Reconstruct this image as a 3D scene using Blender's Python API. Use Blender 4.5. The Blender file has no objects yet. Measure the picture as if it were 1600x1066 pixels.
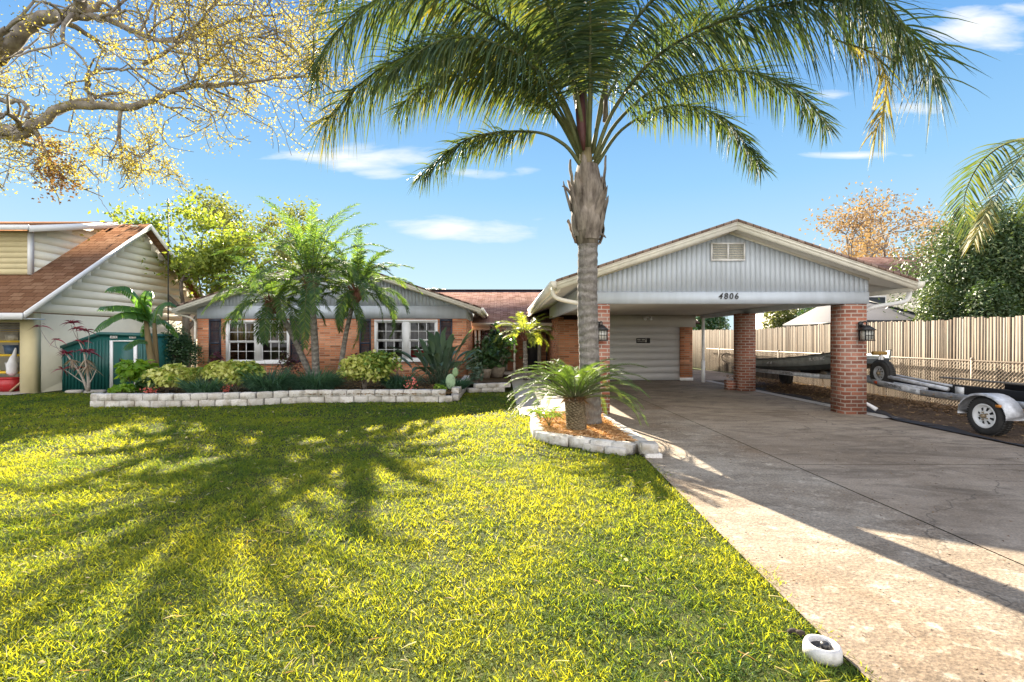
import bpy, math, random
import numpy as np
from mathutils import Vector, Matrix
R = random.Random(4806)
NR = np.random.RandomState(4806)
S = bpy.context.scene
C = S.collection

# ---------------------------------------------------------------- camera
CX, CY, F, H = 786.0, 530.0, 775.0, 1.5
cam_d = bpy.data.cameras.new('camera')
cam = bpy.data.objects.new('camera', cam_d); C.objects.link(cam)
cam.location = (0, 0, H); cam.rotation_euler = (math.radians(90), 0, 0)
cam_d.sensor_width = 36; cam_d.lens = F / 1600 * 36
cam_d.shift_x = (800 - CX) / 1600; cam_d.shift_y = -(533 - CY) / 1600
cam_d.clip_start = 0.05; cam_d.clip_end = 2000
S.camera = cam
S.render.resolution_x = 1024; S.render.resolution_y = 682

def P(px, py, Y):
    return Vector(((px - CX) / F * Y, Y, H - (py - CY) / F * Y))
def G(px, py, z=0.0):
    Y = (H - z) * F / (py - CY)
    return Vector(((px - CX) / F * Y, Y, z))

# ---------------------------------------------------------------- light
SUN = Vector((-0.6, 2.06, 1.0)).normalized()
ELEV = math.asin(SUN.z); AZ = math.atan2(SUN.x, SUN.y)
sd = bpy.data.lights.new('sun', 'SUN'); sun = bpy.data.objects.new('sun', sd); C.objects.link(sun)
sd.energy = 4.9; sd.angle = math.radians(0.5); sd.color = (1.0, 0.88, 0.70)
sun.rotation_euler = SUN.to_track_quat('Z', 'Y').to_euler(); sun.location = SUN * 60
S.view_settings.view_transform = 'Standard'; S.view_settings.look = 'None'
S.view_settings.exposure = 2.42; S.view_settings.gamma = 1

W = bpy.data.worlds.new('World'); S.world = W; W.use_nodes = True
wt = W.node_tree; wt.nodes.clear()
def N(t, k, **kw):
    n = t.nodes.new(k)
    for a, b in kw.items():
        if a == 'inp':
            for i, v in b.items():
                if isinstance(v, bpy.types.NodeSocket): t.links.new(v, n.inputs[i])
                else: n.inputs[i].default_value = v
        else: setattr(n, a, b)
    return n
def M(t, op, *a):
    n = t.nodes.new('ShaderNodeMath'); n.operation = op
    for i, v in enumerate(a):
        if isinstance(v, bpy.types.NodeSocket): t.links.new(v, n.inputs[i])
        else: n.inputs[i].default_value = v
    return n.outputs[0]
sky = N(wt, 'ShaderNodeTexSky', sky_type='NISHITA', sun_disc=False, sun_elevation=ELEV, sun_rotation=AZ,
        altitude=0, air_density=1.0, dust_density=0.1, ozone_density=2.5)
tc = N(wt, 'ShaderNodeTexCoord'); sx = N(wt, 'ShaderNodeSeparateXYZ', inp={0: tc.outputs['Generated']})
yy = M(wt, 'MAXIMUM', sx.outputs[1], 0.02)
cu = M(wt, 'DIVIDE', sx.outputs[0], yy); cv = M(wt, 'DIVIDE', sx.outputs[2], yy)
cc = N(wt, 'ShaderNodeCombineXYZ', inp={0: M(wt, 'MULTIPLY', cu, 1.6), 1: M(wt, 'MULTIPLY', cv, 7.0), 2: 0.0})
nz = N(wt, 'ShaderNodeTexNoise', inp={'Vector': cc.outputs[0], 'Scale': 3.4, 'Detail': 7.0, 'Roughness': 0.58, 'Distortion': 0.35})
mask = None
for (px, py, rx, ry, a) in [(560, 246, 150, 22, 1.0), (605, 272, 60, 13, .8), (735, 270, 70, 13, .85), (820, 265, 30, 8, .5), (735, 357, 130, 24, 1.05),
                            (1535, 40, 90, 42, 1.0), (1590, 15, 60, 20, .8), (1300, 148, 60, 14, .8), (1435, 168, 60, 14, .9), (1330, 243, 110, 8, .95), (1450, 128, 50, 12, .8), (740, 300, 60, 10, .25),
                            (190, 280, 90, 18, .5), (10, 120, 40, 10, .5)]:
    du = M(wt, 'MULTIPLY', M(wt, 'SUBTRACT', cu, (px - CX) / F), F / rx)
    dv = M(wt, 'MULTIPLY', M(wt, 'SUBTRACT', cv, (CY - py) / F), F / ry)
    d2 = M(wt, 'ADD', M(wt, 'MULTIPLY', du, du), M(wt, 'MULTIPLY', dv, dv))
    g = M(wt, 'MULTIPLY', M(wt, 'POWER', 2.718, M(wt, 'MULTIPLY', d2, -0.9)), a)
    mask = g if mask is None else M(wt, 'MAXIMUM', mask, g)
cl = M(wt, 'MULTIPLY', M(wt, 'SUBTRACT', M(wt, 'ADD', nz.outputs[0], M(wt, 'MULTIPLY', mask, 0.62)), 0.80), 2.6)
cl = M(wt, 'MINIMUM', M(wt, 'MAXIMUM', cl, 0.0), 0.95)
cl = M(wt, 'MULTIPLY', cl, M(wt, 'GREATER_THAN', sx.outputs[1], 0.03))
# clear winter sky: Nishita air plus a deep blue dome, an unseen bright fill added behind the camera
zz = M(wt, 'MAXIMUM', sx.outputs[2], 0.0)
ramp = N(wt, 'ShaderNodeValToRGB', inp={0: zz}); cr = ramp.color_ramp
SK = [(0.0, (.90, 1.12, 1.22)), (0.10, (0.78, 1.07, 1.23)), (0.28, (0.42, .81, 1.20)), (0.55, (0.15, 0.46, 1.08)), (1.0, (0.08, 0.29, .87))]
while len(cr.elements) < len(SK): cr.elements.new(0.5)
for e, (p_, c_) in zip(cr.elements, SK): e.position = p_; e.color = (*c_, 1)
back_fill = M(wt, 'MINIMUM', M(wt, 'MAXIMUM', M(wt, 'MULTIPLY', sx.outputs[1], -1.6), 0.0), 1.0)
warm = N(wt, 'ShaderNodeMix', data_type='RGBA', inp={0: M(wt, 'MULTIPLY', back_fill, 0.75), 6: ramp.outputs[0], 7: (4.2, 4.0, 3.8, 1)})
nis = N(wt, 'ShaderNodeMix', data_type='RGBA', blend_type='MULTIPLY', inp={0: 1.0, 6: sky.outputs[0], 7: (0.011, 0.011, 0.011, 1)})
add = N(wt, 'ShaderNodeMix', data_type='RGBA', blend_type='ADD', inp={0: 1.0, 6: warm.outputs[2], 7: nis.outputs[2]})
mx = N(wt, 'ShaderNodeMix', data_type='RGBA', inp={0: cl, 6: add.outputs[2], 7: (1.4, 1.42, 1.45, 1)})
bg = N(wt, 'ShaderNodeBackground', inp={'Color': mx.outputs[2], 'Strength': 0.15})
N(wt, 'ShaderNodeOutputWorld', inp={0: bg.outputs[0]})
# ---------------------------------------------------------------- helpers
def tag(o, label=None, cat=None, group=None, kind=None):
    if label: o['label'] = label
    if cat: o['category'] = cat
    if group: o['group'] = group
    if kind: o['kind'] = kind
    return o
OFF = {}
def thing(name, label, cat, loc, group=None):
    o = bpy.data.objects.new(name, None); C.objects.link(o); o.location = loc
    o.empty_display_size = 0.2
    OFF[o.name] = Vector(loc)
    return tag(o, label, cat, group)
BOXF = [(0, 3, 2, 1), (4, 5, 6, 7), (0, 1, 5, 4), (1, 2, 6, 5), (2, 3, 7, 6), (3, 0, 4, 7)]
class MB:
    def __init__(s): s.V = []; s.Fc = []; s.Rn = []; s.n = 0
    def add(s, v, f, r=None):
        v = np.asarray(v, dtype=np.float32).reshape(-1, 3)
        if isinstance(f, np.ndarray): s.Fc.append(f + s.n)
        else:
            for k in set(len(q) for q in f):
                s.Fc.append(np.array([q for q in f if len(q) == k], dtype=np.int64) + s.n)
        s.V.append(v); s.n += len(v)
        s.Rn.append(np.full(len(v), R.random() if r is None else r, np.float32) if not isinstance(r, np.ndarray) else r.astype(np.float32))
        return s
    def box(s, x0, x1, y0, y1, z0, z1, r=None):
        return s.add([(x0, y0, z0), (x1, y0, z0), (x1, y1, z0), (x0, y1, z0), (x0, y0, z1), (x1, y0, z1), (x1, y1, z1), (x0, y1, z1)], BOXF, r)
    def hexa(s, b, t, r=None):            # 4 bottom corners, 4 top corners
        return s.add(list(b) + list(t), BOXF, r)
    def obox(s, c, ax, ay, az, hx, hy, hz, r=None):
        c = Vector(c); ax, ay, az = [Vector(a).normalized() for a in (ax, ay, az)]
        v = [c + ax * (hx * i) + ay * (hy * j) + az * (hz * k) for k in (-1, 1) for i, j in ((-1, -1), (1, -1), (1, 1), (-1, 1))]
        return s.add(v, BOXF, r)
    def bar(s, a, b, w, h, up=(0, 0, 1), r=None):
        a = Vector(a); b = Vector(b); d = (b - a); x = d.cross(Vector(up)).normalized(); z = x.cross(d).normalized()
        return s.obox((a + b) / 2, d, x, z, d.length / 2, w / 2, h / 2, r)
    def poly(s, pts, d, r=None):          # extrude a planar polygon by vector d
        n = len(pts); d = Vector(d)
        v = [Vector(p) for p in pts] + [Vector(p) + d for p in pts]
        f = [tuple(range(n - 1, -1, -1)), tuple(range(n, 2 * n))] + [(i, (i + 1) % n, n + (i + 1) % n, n + i) for i in range(n)]
        return s.add(v, f, r)
    def sheet(s, pts, r=None):
        return s.add(pts, [tuple(range(len(pts)))], r)
    def tube(s, pts, rad, n=8, r=None, cap=True):
        pts = [Vector(p) for p in pts]
        if not hasattr(rad, '__len__'): rad = [rad] * len(pts)
        v = []; ref = None
        for i, p in enumerate(pts):
            t = (pts[min(i + 1, len(pts) - 1)] - pts[max(i - 1, 0)])
            t = t.normalized() if t.length > 1e-9 else Vector((0, 0, 1))
            if ref is None: ref = Vector((1, 0, 0)) if abs(t.x) < 0.8 else Vector((0, 1, 0))
            a = (ref - t * ref.dot(t)).normalized(); ref = a; b = t.cross(a)
            for k in range(n):
                an = 2 * math.pi * k / n
                v.append(p + (a * math.cos(an) + b * math.sin(an)) * rad[i])
        f = [(i * n + k, i * n + (k + 1) % n, (i + 1) * n + (k + 1) % n, (i + 1) * n + k) for i in range(len(pts) - 1) for k in range(n)]
        if cap: f += [tuple(range(n - 1, -1, -1)), tuple((len(pts) - 1) * n + k for k in range(n))]
        return s.add(v, f, r)
    def lathe(s, prof, c, n=24, axis="z", r=None):
        c = Vector(c); v = []
        for (a, h) in prof:
            for k in range(n):
                an = 2 * math.pi * k / n; x, y = a * math.cos(an), a * math.sin(an)
                v.append(c + {'z': Vector((x, y, h)), 'x': Vector((h, x, y)), 'y': Vector((x, h, y))}[axis])
        m = len(prof)
        f = [(i * n + k, i * n + (k + 1) % n, (i + 1) * n + (k + 1) % n, (i + 1) * n + k) for i in range(m - 1) for k in range(n)]
        f += [tuple(range(n - 1, -1, -1)), tuple((m - 1) * n + k for k in range(n))]
        return s.add(v, f, r)
    def ball(s, c, rx, ry=None, rz=None, n=10, r=None):
        ry = ry or rx; rz = rz or rx
        v = []; m = max(5, n // 2 + 1)
        for i in range(m + 1):
            th = math.pi * (0.03 + 0.94 * i / m)
            for k in range(n):
                an = 2 * math.pi * k / n
                v.append((c[0] + rx * math.sin(th) * math.cos(an), c[1] + ry * math.sin(th) * math.sin(an), c[2] + rz * math.cos(th)))
        f = [(i * n + k, (i + 1) * n + k, (i + 1) * n + (k + 1) % n, i * n + (k + 1) % n) for i in range(m) for k in range(n)]
        f += [tuple(range(n)), tuple(m * n + k for k in range(n - 1, -1, -1))]
        return s.add(v, f, r)
    def build(s, name, mat, parent=None, smooth=False):
        V = np.concatenate(s.V); Rn = np.concatenate(s.Rn)
        if parent is not None: off = OFF[parent.name]
        else:
            off = Vector(((V[:, 0].min() + V[:, 0].max()) / 2, (V[:, 1].min() + V[:, 1].max()) / 2, V[:, 2].min()))
        V = V - np.array(off, dtype=np.float32)
        me = bpy.data.meshes.new(name)
        lv = np.concatenate([f.ravel() for f in s.Fc]); ln = np.concatenate([np.full(len(f), f.shape[1]) for f in s.Fc])
        st = np.concatenate([[0], np.cumsum(ln)[:-1]])
        me.vertices.add(len(V)); me.vertices.foreach_set('co', V.ravel())
        me.loops.add(len(lv)); me.loops.foreach_set('vertex_index', lv.astype(np.int32))
        me.polygons.add(len(ln)); me.polygons.foreach_set('loop_start', st.astype(np.int32)); me.polygons.foreach_set('loop_total', ln.astype(np.int32))
        me.update(calc_edges=True)
        a = me.attributes.new('rnd', 'FLOAT', 'POINT'); a.data.foreach_set('value', Rn)
        if smooth: me.polygons.foreach_set('use_smooth', np.ones(len(ln), dtype=bool))
        me.materials.append(mat); me.validate()
        o = bpy.data.objects.new(name, me); C.objects.link(o)
        if parent is not None:
            o.parent = parent; OFF[o.name] = off
        else:
            o.location = off; OFF[o.name] = Vector(off)
        return o

def strips(mb, p, d, L, w, droop=0.3, nseg=3, side=None, taper=1.0, rnd=None, base=0.5, fold=0.0):
    """N curved tapering blades: p,d (N,3); L,w (N,)"""
    p = np.asarray(p, float).reshape(-1, 3); n = len(p)
    d = np.asarray(d, float).reshape(-1, 3); d = d / (np.linalg.norm(d, axis=1, keepdims=True) + 1e-9)
    L = np.broadcast_to(L, (n,)).astype(float); w = np.broadcast_to(w, (n,)).astype(float); dr = np.broadcast_to(droop, (n,)).astype(float)
    if side is None:
        side = np.cross(d, NR.normal(size=(n, 3)))
    side = side / (np.linalg.norm(side, axis=1, keepdims=True) + 1e-9)
    ks = nseg + 1; V = np.zeros((n, ks, 2, 3))
    for i in range(ks):
        t = i / nseg
        c = p + d * (L * t)[:, None]; c[:, 2] -= dr * L * t * t
        prof = (base + (1 - base) * min(1, t * 3)) * (1 - t ** (1 + taper)) if t < 1 else 0.03
        h = side * (w * 0.5 * prof)[:, None]
        V[:, i, 0] = c - h; V[:, i, 1] = c + h
    idx = (np.arange(n) * ks * 2)[:, None, None]; q = np.arange(nseg)[None, :, None] * 2
    Fq = (idx + q + np.array([0, 1, 3, 2])[None, None, :]).reshape(-1, 4)
    r = NR.rand(n) if rnd is None else np.broadcast_to(rnd, (n,))
    mb.add(V.reshape(-1, 3), Fq, np.repeat(r, ks * 2))

def leaves(mb, c, L, w, up=0.3, rnd=None, nrm=None):
    """N small folded leaf blades round points c"""
    c = np.asarray(c, float).reshape(-1, 3); n = len(c)
    if nrm is None: nrm = NR.normal(size=(n, 3)) + np.array([0, 0, up])
    nrm = nrm / (np.linalg.norm(nrm, axis=1, keepdims=True) + 1e-9)
    d = np.cross(nrm, NR.normal(size=(n, 3))); d /= np.linalg.norm(d, axis=1, keepdims=True) + 1e-9
    s = np.cross(nrm, d)
    L = (np.broadcast_to(L, (n,)) * NR.uniform(.6, 1.3, n))[:, None]; w = (np.broadcast_to(w, (n,)) * NR.uniform(.7, 1.2, n))[:, None]
    V = np.stack([c - d * L * .5, c - s * w * .5 + nrm * w * .15, c + d * L * .5, c + s * w * .5 + nrm * w * .15], 1)
    i = (np.arange(n) * 4)[:, None]
    r = NR.rand(n) if rnd is None else np.broadcast_to(rnd, (n,))
    mb.add(V.reshape(-1, 3), np.concatenate([i + np.array([[0, 1, 2]]), i + np.array([[0, 2, 3]])]), np.repeat(r, 4))

def bez(pts, n):
    """Catmull-Rom through pts"""
    pts = [Vector(p) for p in pts]; q = [pts[0] * 2 - pts[1]] + pts + [pts[-1] * 2 - pts[-2]]; out = []
    m = len(pts) - 1
    for i in range(n + 1):
        u = i / n * m; k = min(int(u), m - 1); t = u - k
        a, b, c, d = q[k], q[k + 1], q[k + 2], q[k + 3]
        out.append(0.5 * ((2 * b) + (c - a) * t + (2 * a - 5 * b + 4 * c - d) * t * t + (3 * b - a - 3 * c + d) * t ** 3))
    return out

# ---------------------------------------------------------------- materials
def mk(name):
    m = bpy.data.materials.new(name); m.use_nodes = True; t = m.node_tree; t.nodes.clear(); return m, t
def rgba(c): return (*c, 1) if len(c) == 3 else c
def mixc(t, f, a, b, mode='MIX'):
    return N(t, 'ShaderNodeMix', data_type='RGBA', blend_type=mode, inp={0: f, 6: a if isinstance(a, bpy.types.NodeSocket) else rgba(a), 7: b if isinstance(b, bpy.types.NodeSocket) else rgba(b)}).outputs[2]
def noise(t, vec, sc, det=4, rough=.55, dist=0):
    return N(t, 'ShaderNodeTexNoise', inp={'Vector': vec, 'Scale': sc, 'Detail': det, 'Roughness': rough, 'Distortion': dist}).outputs[0]
def rng(t, v, a, b, c=0.0, d=1.0):
    return N(t, 'ShaderNodeMapRange', inp={0: v, 1: a, 2: b, 3: c, 4: d}).outputs[0]
def pos(t, sc=(1, 1, 1)):
    g = N(t, 'ShaderNodeNewGeometry')
    return N(t, 'ShaderNodeMapping', inp={'Vector': g.outputs['Position'], 'Scale': sc}).outputs[0]
def finish(m, t, col, rough=.7, bump=None, bs=.3, bd=.01, spec=.5, metal=0.0):
    b = N(t, 'ShaderNodeBsdfPrincipled')
    if isinstance(col, bpy.types.NodeSocket): t.links.new(col, b.inputs['Base Color'])
    else: b.inputs['Base Color'].default_value = rgba(col)
    if isinstance(rough, bpy.types.NodeSocket): t.links.new(rough, b.inputs['Roughness'])
    else: b.inputs['Roughness'].default_value = rough
    b.inputs['Specular IOR Level'].default_value = spec; b.inputs['Metallic'].default_value = metal
    if bump is not None:
        bn = N(t, 'ShaderNodeBump', inp={'Height': bump, 'Strength': bs, 'Distance': bd}); t.links.new(bn.outputs[0], b.inputs['Normal'])
    N(t, 'ShaderNodeOutputMaterial', inp={0: b.outputs[0]}); return m
def plain(name, c, rough=.6, var=.12, sc=6, bs=.15, spec=.5, metal=0.0, c2=None, stretch=(1, 1, 1)):
    m, t = mk(name); p = pos(t, stretch); n = noise(t, p, sc, 6, .6)
    a = tuple(x * (1 - var) for x in c); b = tuple(min(1, x * (1 + var)) for x in c) if c2 is None else c2
    return finish(m, t, mixc(t, rng(t, n, .3, .7), a, b), rough, noise(t, p, sc * 8, 3), bs, .004, spec, metal)
def attr(t): return N(t, 'ShaderNodeAttribute', attribute_name='rnd').outputs['Fac']
def ramp(t, f, stops):
    n = N(t, 'ShaderNodeValToRGB', inp={0: f}); e = n.color_ramp.elements
    while len(e) < len(stops): e.new(.5)
    for q, (p_, c_) in zip(e, stops): q.position = p_; q.color = rgba(c_)
    return n.outputs[0]
def leafm(name, stops, tr=.45, rough=.45, spec=.5, trc=1.6, nsc=.8, tint=(1.15, 1.1, .45)):
    m, t = mk(name)
    f = attr(t)
    if nsc: f = M(t, 'ADD', M(t, 'MULTIPLY', f, .65), M(t, 'MULTIPLY', rng(t, noise(t, pos(t), nsc, 3), .3, .7), .35))
    c = ramp(t, f, stops)
    b = N(t, 'ShaderNodeBsdfPrincipled', inp={'Base Color': c, 'Roughness': rough, 'Specular IOR Level': spec})
    tc_ = mixc(t, 1.0, c, tuple(trc * q for q in tint), 'MULTIPLY')
    tl = N(t, 'ShaderNodeBsdfTranslucent', inp={'Color': tc_})
    mx_ = N(t, 'ShaderNodeMixShader', inp={0: tr, 1: b.outputs[0], 2: tl.outputs[0]})
    N(t, 'ShaderNodeOutputMaterial', inp={0: mx_.outputs[0]}); return m
def brickm(name, cols, mortar, bw, rh, ms, bias=0.0, sm=.1, dark=None):
    m, t = mk(name); g = N(t, 'ShaderNodeNewGeometry'); s_ = N(t, 'ShaderNodeSeparateXYZ', inp={0: g.outputs['Position']})
    u = M(t, 'ADD', s_.outputs[0], s_.outputs[1])
    v = N(t, 'ShaderNodeCombineXYZ', inp={0: u, 1: s_.outputs[2], 2: 0.0}).outputs[0]
    wob = noise(t, pos(t), 9, 2)
    v2 = N(t, 'ShaderNodeVectorMath', operation='ADD', inp={0: v, 1: N(t, 'ShaderNodeCombineXYZ', inp={0: M(t, 'MULTIPLY', wob, .012), 1: M(t, 'MULTIPLY', wob, .009), 2: 0.0}).outputs[0]}).outputs[0]
    br = N(t, 'ShaderNodeTexBrick', offset=.5, inp={'Vector': v2, 'Color1': (0, 0, 0, 1), 'Color2': (1, 1, 1, 1), 'Mortar': (.5, .5, .5, 1), 'Scale': 1.0, 'Mortar Size': ms, 'Mortar Smooth': sm, 'Bias': 0.0, 'Brick Width': bw, 'Row Height': rh})
    cell = M(t, 'MULTIPLY', N(t, 'ShaderNodeSeparateColor', inp={0: br.outputs[0]}).outputs[0], 1.0)
    c = ramp(t, cell, [(i / (len(cols) - 1), q) for i, q in enumerate(cols)])
    n = noise(t, pos(t), 45, 5, .65)
    c = mixc(t, 1.0, c, ramp(t, n, [(.25, (.72, .72, .72)), (.75, (1.25, 1.22, 1.2))]), 'MULTIPLY')
    n2 = noise(t, pos(t), 2.2, 4)
    c = mixc(t, rng(t, n2, .5, .8, 0, .35), c, mortar)
    c = mixc(t, br.outputs[1], c, mixc(t, n, tuple(x * .75 for x in mortar), mortar))
    h = M(t, 'ADD', M(t, 'MULTIPLY', M(t, 'SUBTRACT', 1.0, br.outputs[1]), 1.0), M(t, 'MULTIPLY', n, .5))
    return finish(m, t, c, .88, h, .9, .006, .25)
def shingm(name, cols, swap=False, rh=.14, bw=.32):
    m, t = mk(name); g = N(t, 'ShaderNodeNewGeometry'); s_ = N(t, 'ShaderNodeSeparateXYZ', inp={0: g.outputs['Position']})
    v = N(t, 'ShaderNodeCombineXYZ', inp={0: s_.outputs[1 if swap else 0], 1: s_.outputs[0 if swap else 1], 2: 0.0}).outputs[0]
    br = N(t, 'ShaderNodeTexBrick', offset=.37, inp={'Vector': v, 'Color1': (0, 0, 0, 1), 'Color2': (1, 1, 1, 1), 'Mortar': (.0, .0, .0, 1), 'Scale': 1.0, 'Mortar Size': .008, 'Mortar Smooth': .2, 'Brick Width': bw, 'Row Height': rh})
    c = ramp(t, N(t, 'ShaderNodeSeparateColor', inp={0: br.outputs[0]}).outputs[0], [(i / (len(cols) - 1), q) for i, q in enumerate(cols)])
    n = noise(t, pos(t), 30, 4, .7)
    c = mixc(t, 1.0, c, ramp(t, n, [(.25, (.7, .7, .7)), (.75, (1.3, 1.3, 1.3))]), 'MULTIPLY')
    c = mixc(t, M(t, 'MULTIPLY', br.outputs[1], .75), c, tuple(x * .25 for x in cols[0]))
    return finish(m, t, c, 1.0, M(t, 'ADD', M(t, 'SUBTRACT', 1.0, br.outputs[1]), M(t, 'MULTIPLY', n, .4)), .6, .006, 0.0)

WHITE = plain('white_trim_paint', (.70, .68, .62), .5, .12, 5)
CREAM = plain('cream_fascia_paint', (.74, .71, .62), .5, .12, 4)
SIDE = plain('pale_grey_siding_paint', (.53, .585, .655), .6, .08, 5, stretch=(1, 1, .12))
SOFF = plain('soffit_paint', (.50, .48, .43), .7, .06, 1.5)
WINW = plain('white_window_vinyl', (.8, .8, .8), .35, .03, 3)
NAVY = plain('dark_navy_shutter_paint', (.028, .034, .055), .5, .15, 5)
BLACKM = plain('black_metal', (.018, .018, .02), .45, .2, 8)
BRW = brickm('orange_house_brick', [(.24, .09, .05), (.58, .225, .11), (.66, .26, .13), (.46, .175, .09), (.74, .35, .20), (.34, .125, .07)], (.50, .36, .25), .36, .076, .009)
BRP = brickm('red_pillar_brick', [(.25, .095, .062), (.40, .145, .09), (.32, .115, .075), (.46, .19, .125), (.22, .085, .06), (.38, .18, .13)], (.56, .47, .40), .235, .0775, .011, sm=.15)
SHG = shingm('rosy_brown_roof_shingles', [(.11, .065, .052), (.17, .11, .092), (.215, .145, .125), (.135, .082, .072), (.19, .125, .112), (.15, .085, .068)], rh=.15, bw=.3)
SHG2 = shingm('grey_brown_roof_shingles', [(.20, .13, .10), (.28, .19, .155), (.33, .24, .2)], True)
SHN = shingm('tan_brown_neighbour_shingles', [(.17, .085, .047), (.25, .135, .08), (.21, .11, .062), (.28, .16, .095), (.19, .095, .055)], rh=.16, bw=.34)
YEL = plain('pale_yellow_stucco', (.66, .57, .34), .85, .05, 3, .3)
YELS = plain('pale_cream_siding', (.84, .80, .67), .7, .04, 2)
def concm(name, c1, c2, spot, streak, agg):
    m, t = mk(name); p = pos(t)
    big = noise(t, p, .55, 6, .6, .6); st = noise(t, pos(t, (.6, 1.5, 1)), 1.5, 7, .68, 1.2); fine = noise(t, p, 55, 5, .7); med = noise(t, p, 6.5, 6, .7)
    c = mixc(t, rng(t, big, .35, .65), c1, c2)
    c = mixc(t, M(t, 'MULTIPLY', rng(t, st, .45, .68), streak), c, tuple(x * .42 for x in c1))
    c = mixc(t, M(t, 'MULTIPLY', rng(t, med, .55, .72), spot), c, tuple(min(1, x * 1.6) for x in c2))
    c = mixc(t, 1.0, c, ramp(t, fine, [(.25, tuple([1 - .5 * agg] * 3)), (.75, tuple([1 + .4 * agg] * 3))]), 'MULTIPLY')
    vo = N(t, 'ShaderNodeTexVoronoi', inp={'Vector': p, 'Scale': 42.0}).outputs[0]
    c = mixc(t, M(t, 'MULTIPLY', rng(t, vo, .0, .35, 1, 0), .35 * agg), c, (.12, .1, .09))
    wv = N(t, 'ShaderNodeVectorMath', operation='ADD', inp={0: p, 1: N(t, 'ShaderNodeTexNoise', inp={'Vector': p, 'Scale': 1.3, 'Detail': 5.0}).outputs[1]}).outputs[0]
    ck = N(t, 'ShaderNodeTexVoronoi', feature='DISTANCE_TO_EDGE', inp={'Vector': wv, 'Scale': .32}).outputs[0]
    c = mixc(t, M(t, 'MULTIPLY', rng(t, ck, .0, .0035, 1, 0), .7), c, (.06, .05, .04))
    spots = rng(t, noise(t, p, 3.1, 2, .4), .70, .76, 0, .45); c = mixc(t, spots, c, (.08, .065, .05))
    return finish(m, t, c, .9, M(t, 'ADD', fine, M(t, 'MULTIPLY', vo, .8)), .45 * agg + .1, .006, .25)
CONO = concm('old_exposed_aggregate_concrete', (.225, .165, .11), (.355, .305, .24), .75, .6, 1.2)
CONN = concm('stained_grey_concrete', (.235, .182, .13), (.35, .287, .22), .35, .75, .8)
CONW = concm('pale_path_concrete', (.40, .37, .33), (.46, .43, .39), .2, .2, .4)
def soilm(name, c1, c2, c3, sc=5):
    m, t = mk(name); p = pos(t); a = noise(t, p, sc, 7, .7, .5); b = noise(t, p, sc * 12, 5, .7)
    c = mixc(t, rng(t, a, .35, .65), c1, c2); c = mixc(t, rng(t, b, .5, .75), c, c3)
    return finish(m, t, c, .95, b, .9, .03, .1)
GRND = soilm('turf_thatch_and_soil', (.035, .05, .012), (.07, .085, .02), (.13, .11, .05), 3)
SOIL = soilm('dark_bed_soil', (.05, .035, .022), (.10, .07, .045), (.16, .11, .06), 3)
YARD = soilm('brown_mulched_yard', (.085, .06, .042), (.15, .105, .075), (.24, .17, .115), 1.6)
MUL = soilm('orange_pine_bark', (.30, .13, .05), (.48, .25, .10), (.62, .38, .18), 9)
FAB = plain('black_weed_fabric', (.02, .02, .024), .7, .4, 6)
def blockm():
    m, t = mk('whitewashed_concrete_block'); p = pos(t); a = noise(t, p, 5, 6, .7); b = noise(t, p, 38, 5, .7)
    c = mixc(t, attr(t), (.50, .475, .44), (.66, .635, .60)); c = mixc(t, rng(t, a, .48, .68, 0, .85), c, (.33, .28, .21)); c = mixc(t, rng(t, b, .52, .75, 0, .75), c, (.32, .28, .23))
    return finish(m, t, c, .9, M(t, 'ADD', a, b), .8, .02, .2)
BLK = blockm()
BARK = plain('grey_brown_bark', (.15, .125, .10), .95, .35, 5, .9, c2=(.26, .225, .19), stretch=(1, 1, .4))
def glassm():
    m, t = mk('window_glass'); fr = N(t, 'ShaderNodeFresnel', inp={0: 1.35})
    gl = N(t, 'ShaderNodeBsdfGlossy', inp={'Roughness': .02, 'Color': (.9, .93, 1, 1)}); tr = N(t, 'ShaderNodeBsdfTransparent', inp={'Color': (.75, .77, .8, 1)})
    mx_ = N(t, 'ShaderNodeMixShader', inp={0: M(t, 'MINIMUM', M(t, 'MULTIPLY', fr.outputs[0], 1.2), 1.0), 1: tr.outputs[0], 2: gl.outputs[0]})
    N(t, 'ShaderNodeOutputMaterial', inp={0: mx_.outputs[0]}); return m
GLS = glassm()
def text_mesh(txt, size, name, mat, parent, loc, rot, depth=.006, shear=0.0, xs=1.0, bold=.0):
    cu_ = bpy.data.curves.new(name, 'FONT'); cu_.body = txt; cu_.size = size; cu_.extrude = depth; cu_.shear = shear; cu_.align_x = 'CENTER'; cu_.align_y = 'CENTER'; cu_.offset = bold
    o = bpy.data.objects.new(name + '_tmp', cu_); C.objects.link(o)
    dg = bpy.context.evaluated_depsgraph_get(); me = bpy.data.meshes.new_from_object(o.evaluated_get(dg)); bpy.data.objects.remove(o)
    me.name = name
    mt = Matrix.Translation(Vector(loc) - OFF[parent.name]) @ rot @ Matrix.Scale(xs, 4, (1, 0, 0))
    me.transform(mt); me.materials.clear(); me.materials.append(mat)
    q = bpy.data.objects.new(name, me); C.objects.link(q); q.parent = parent; OFF[q.name] = OFF[parent.name]; return q
FACEY = Matrix.Rotation(math.radians(90), 4, 'X')            # text lying in x-z, read from -y
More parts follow.
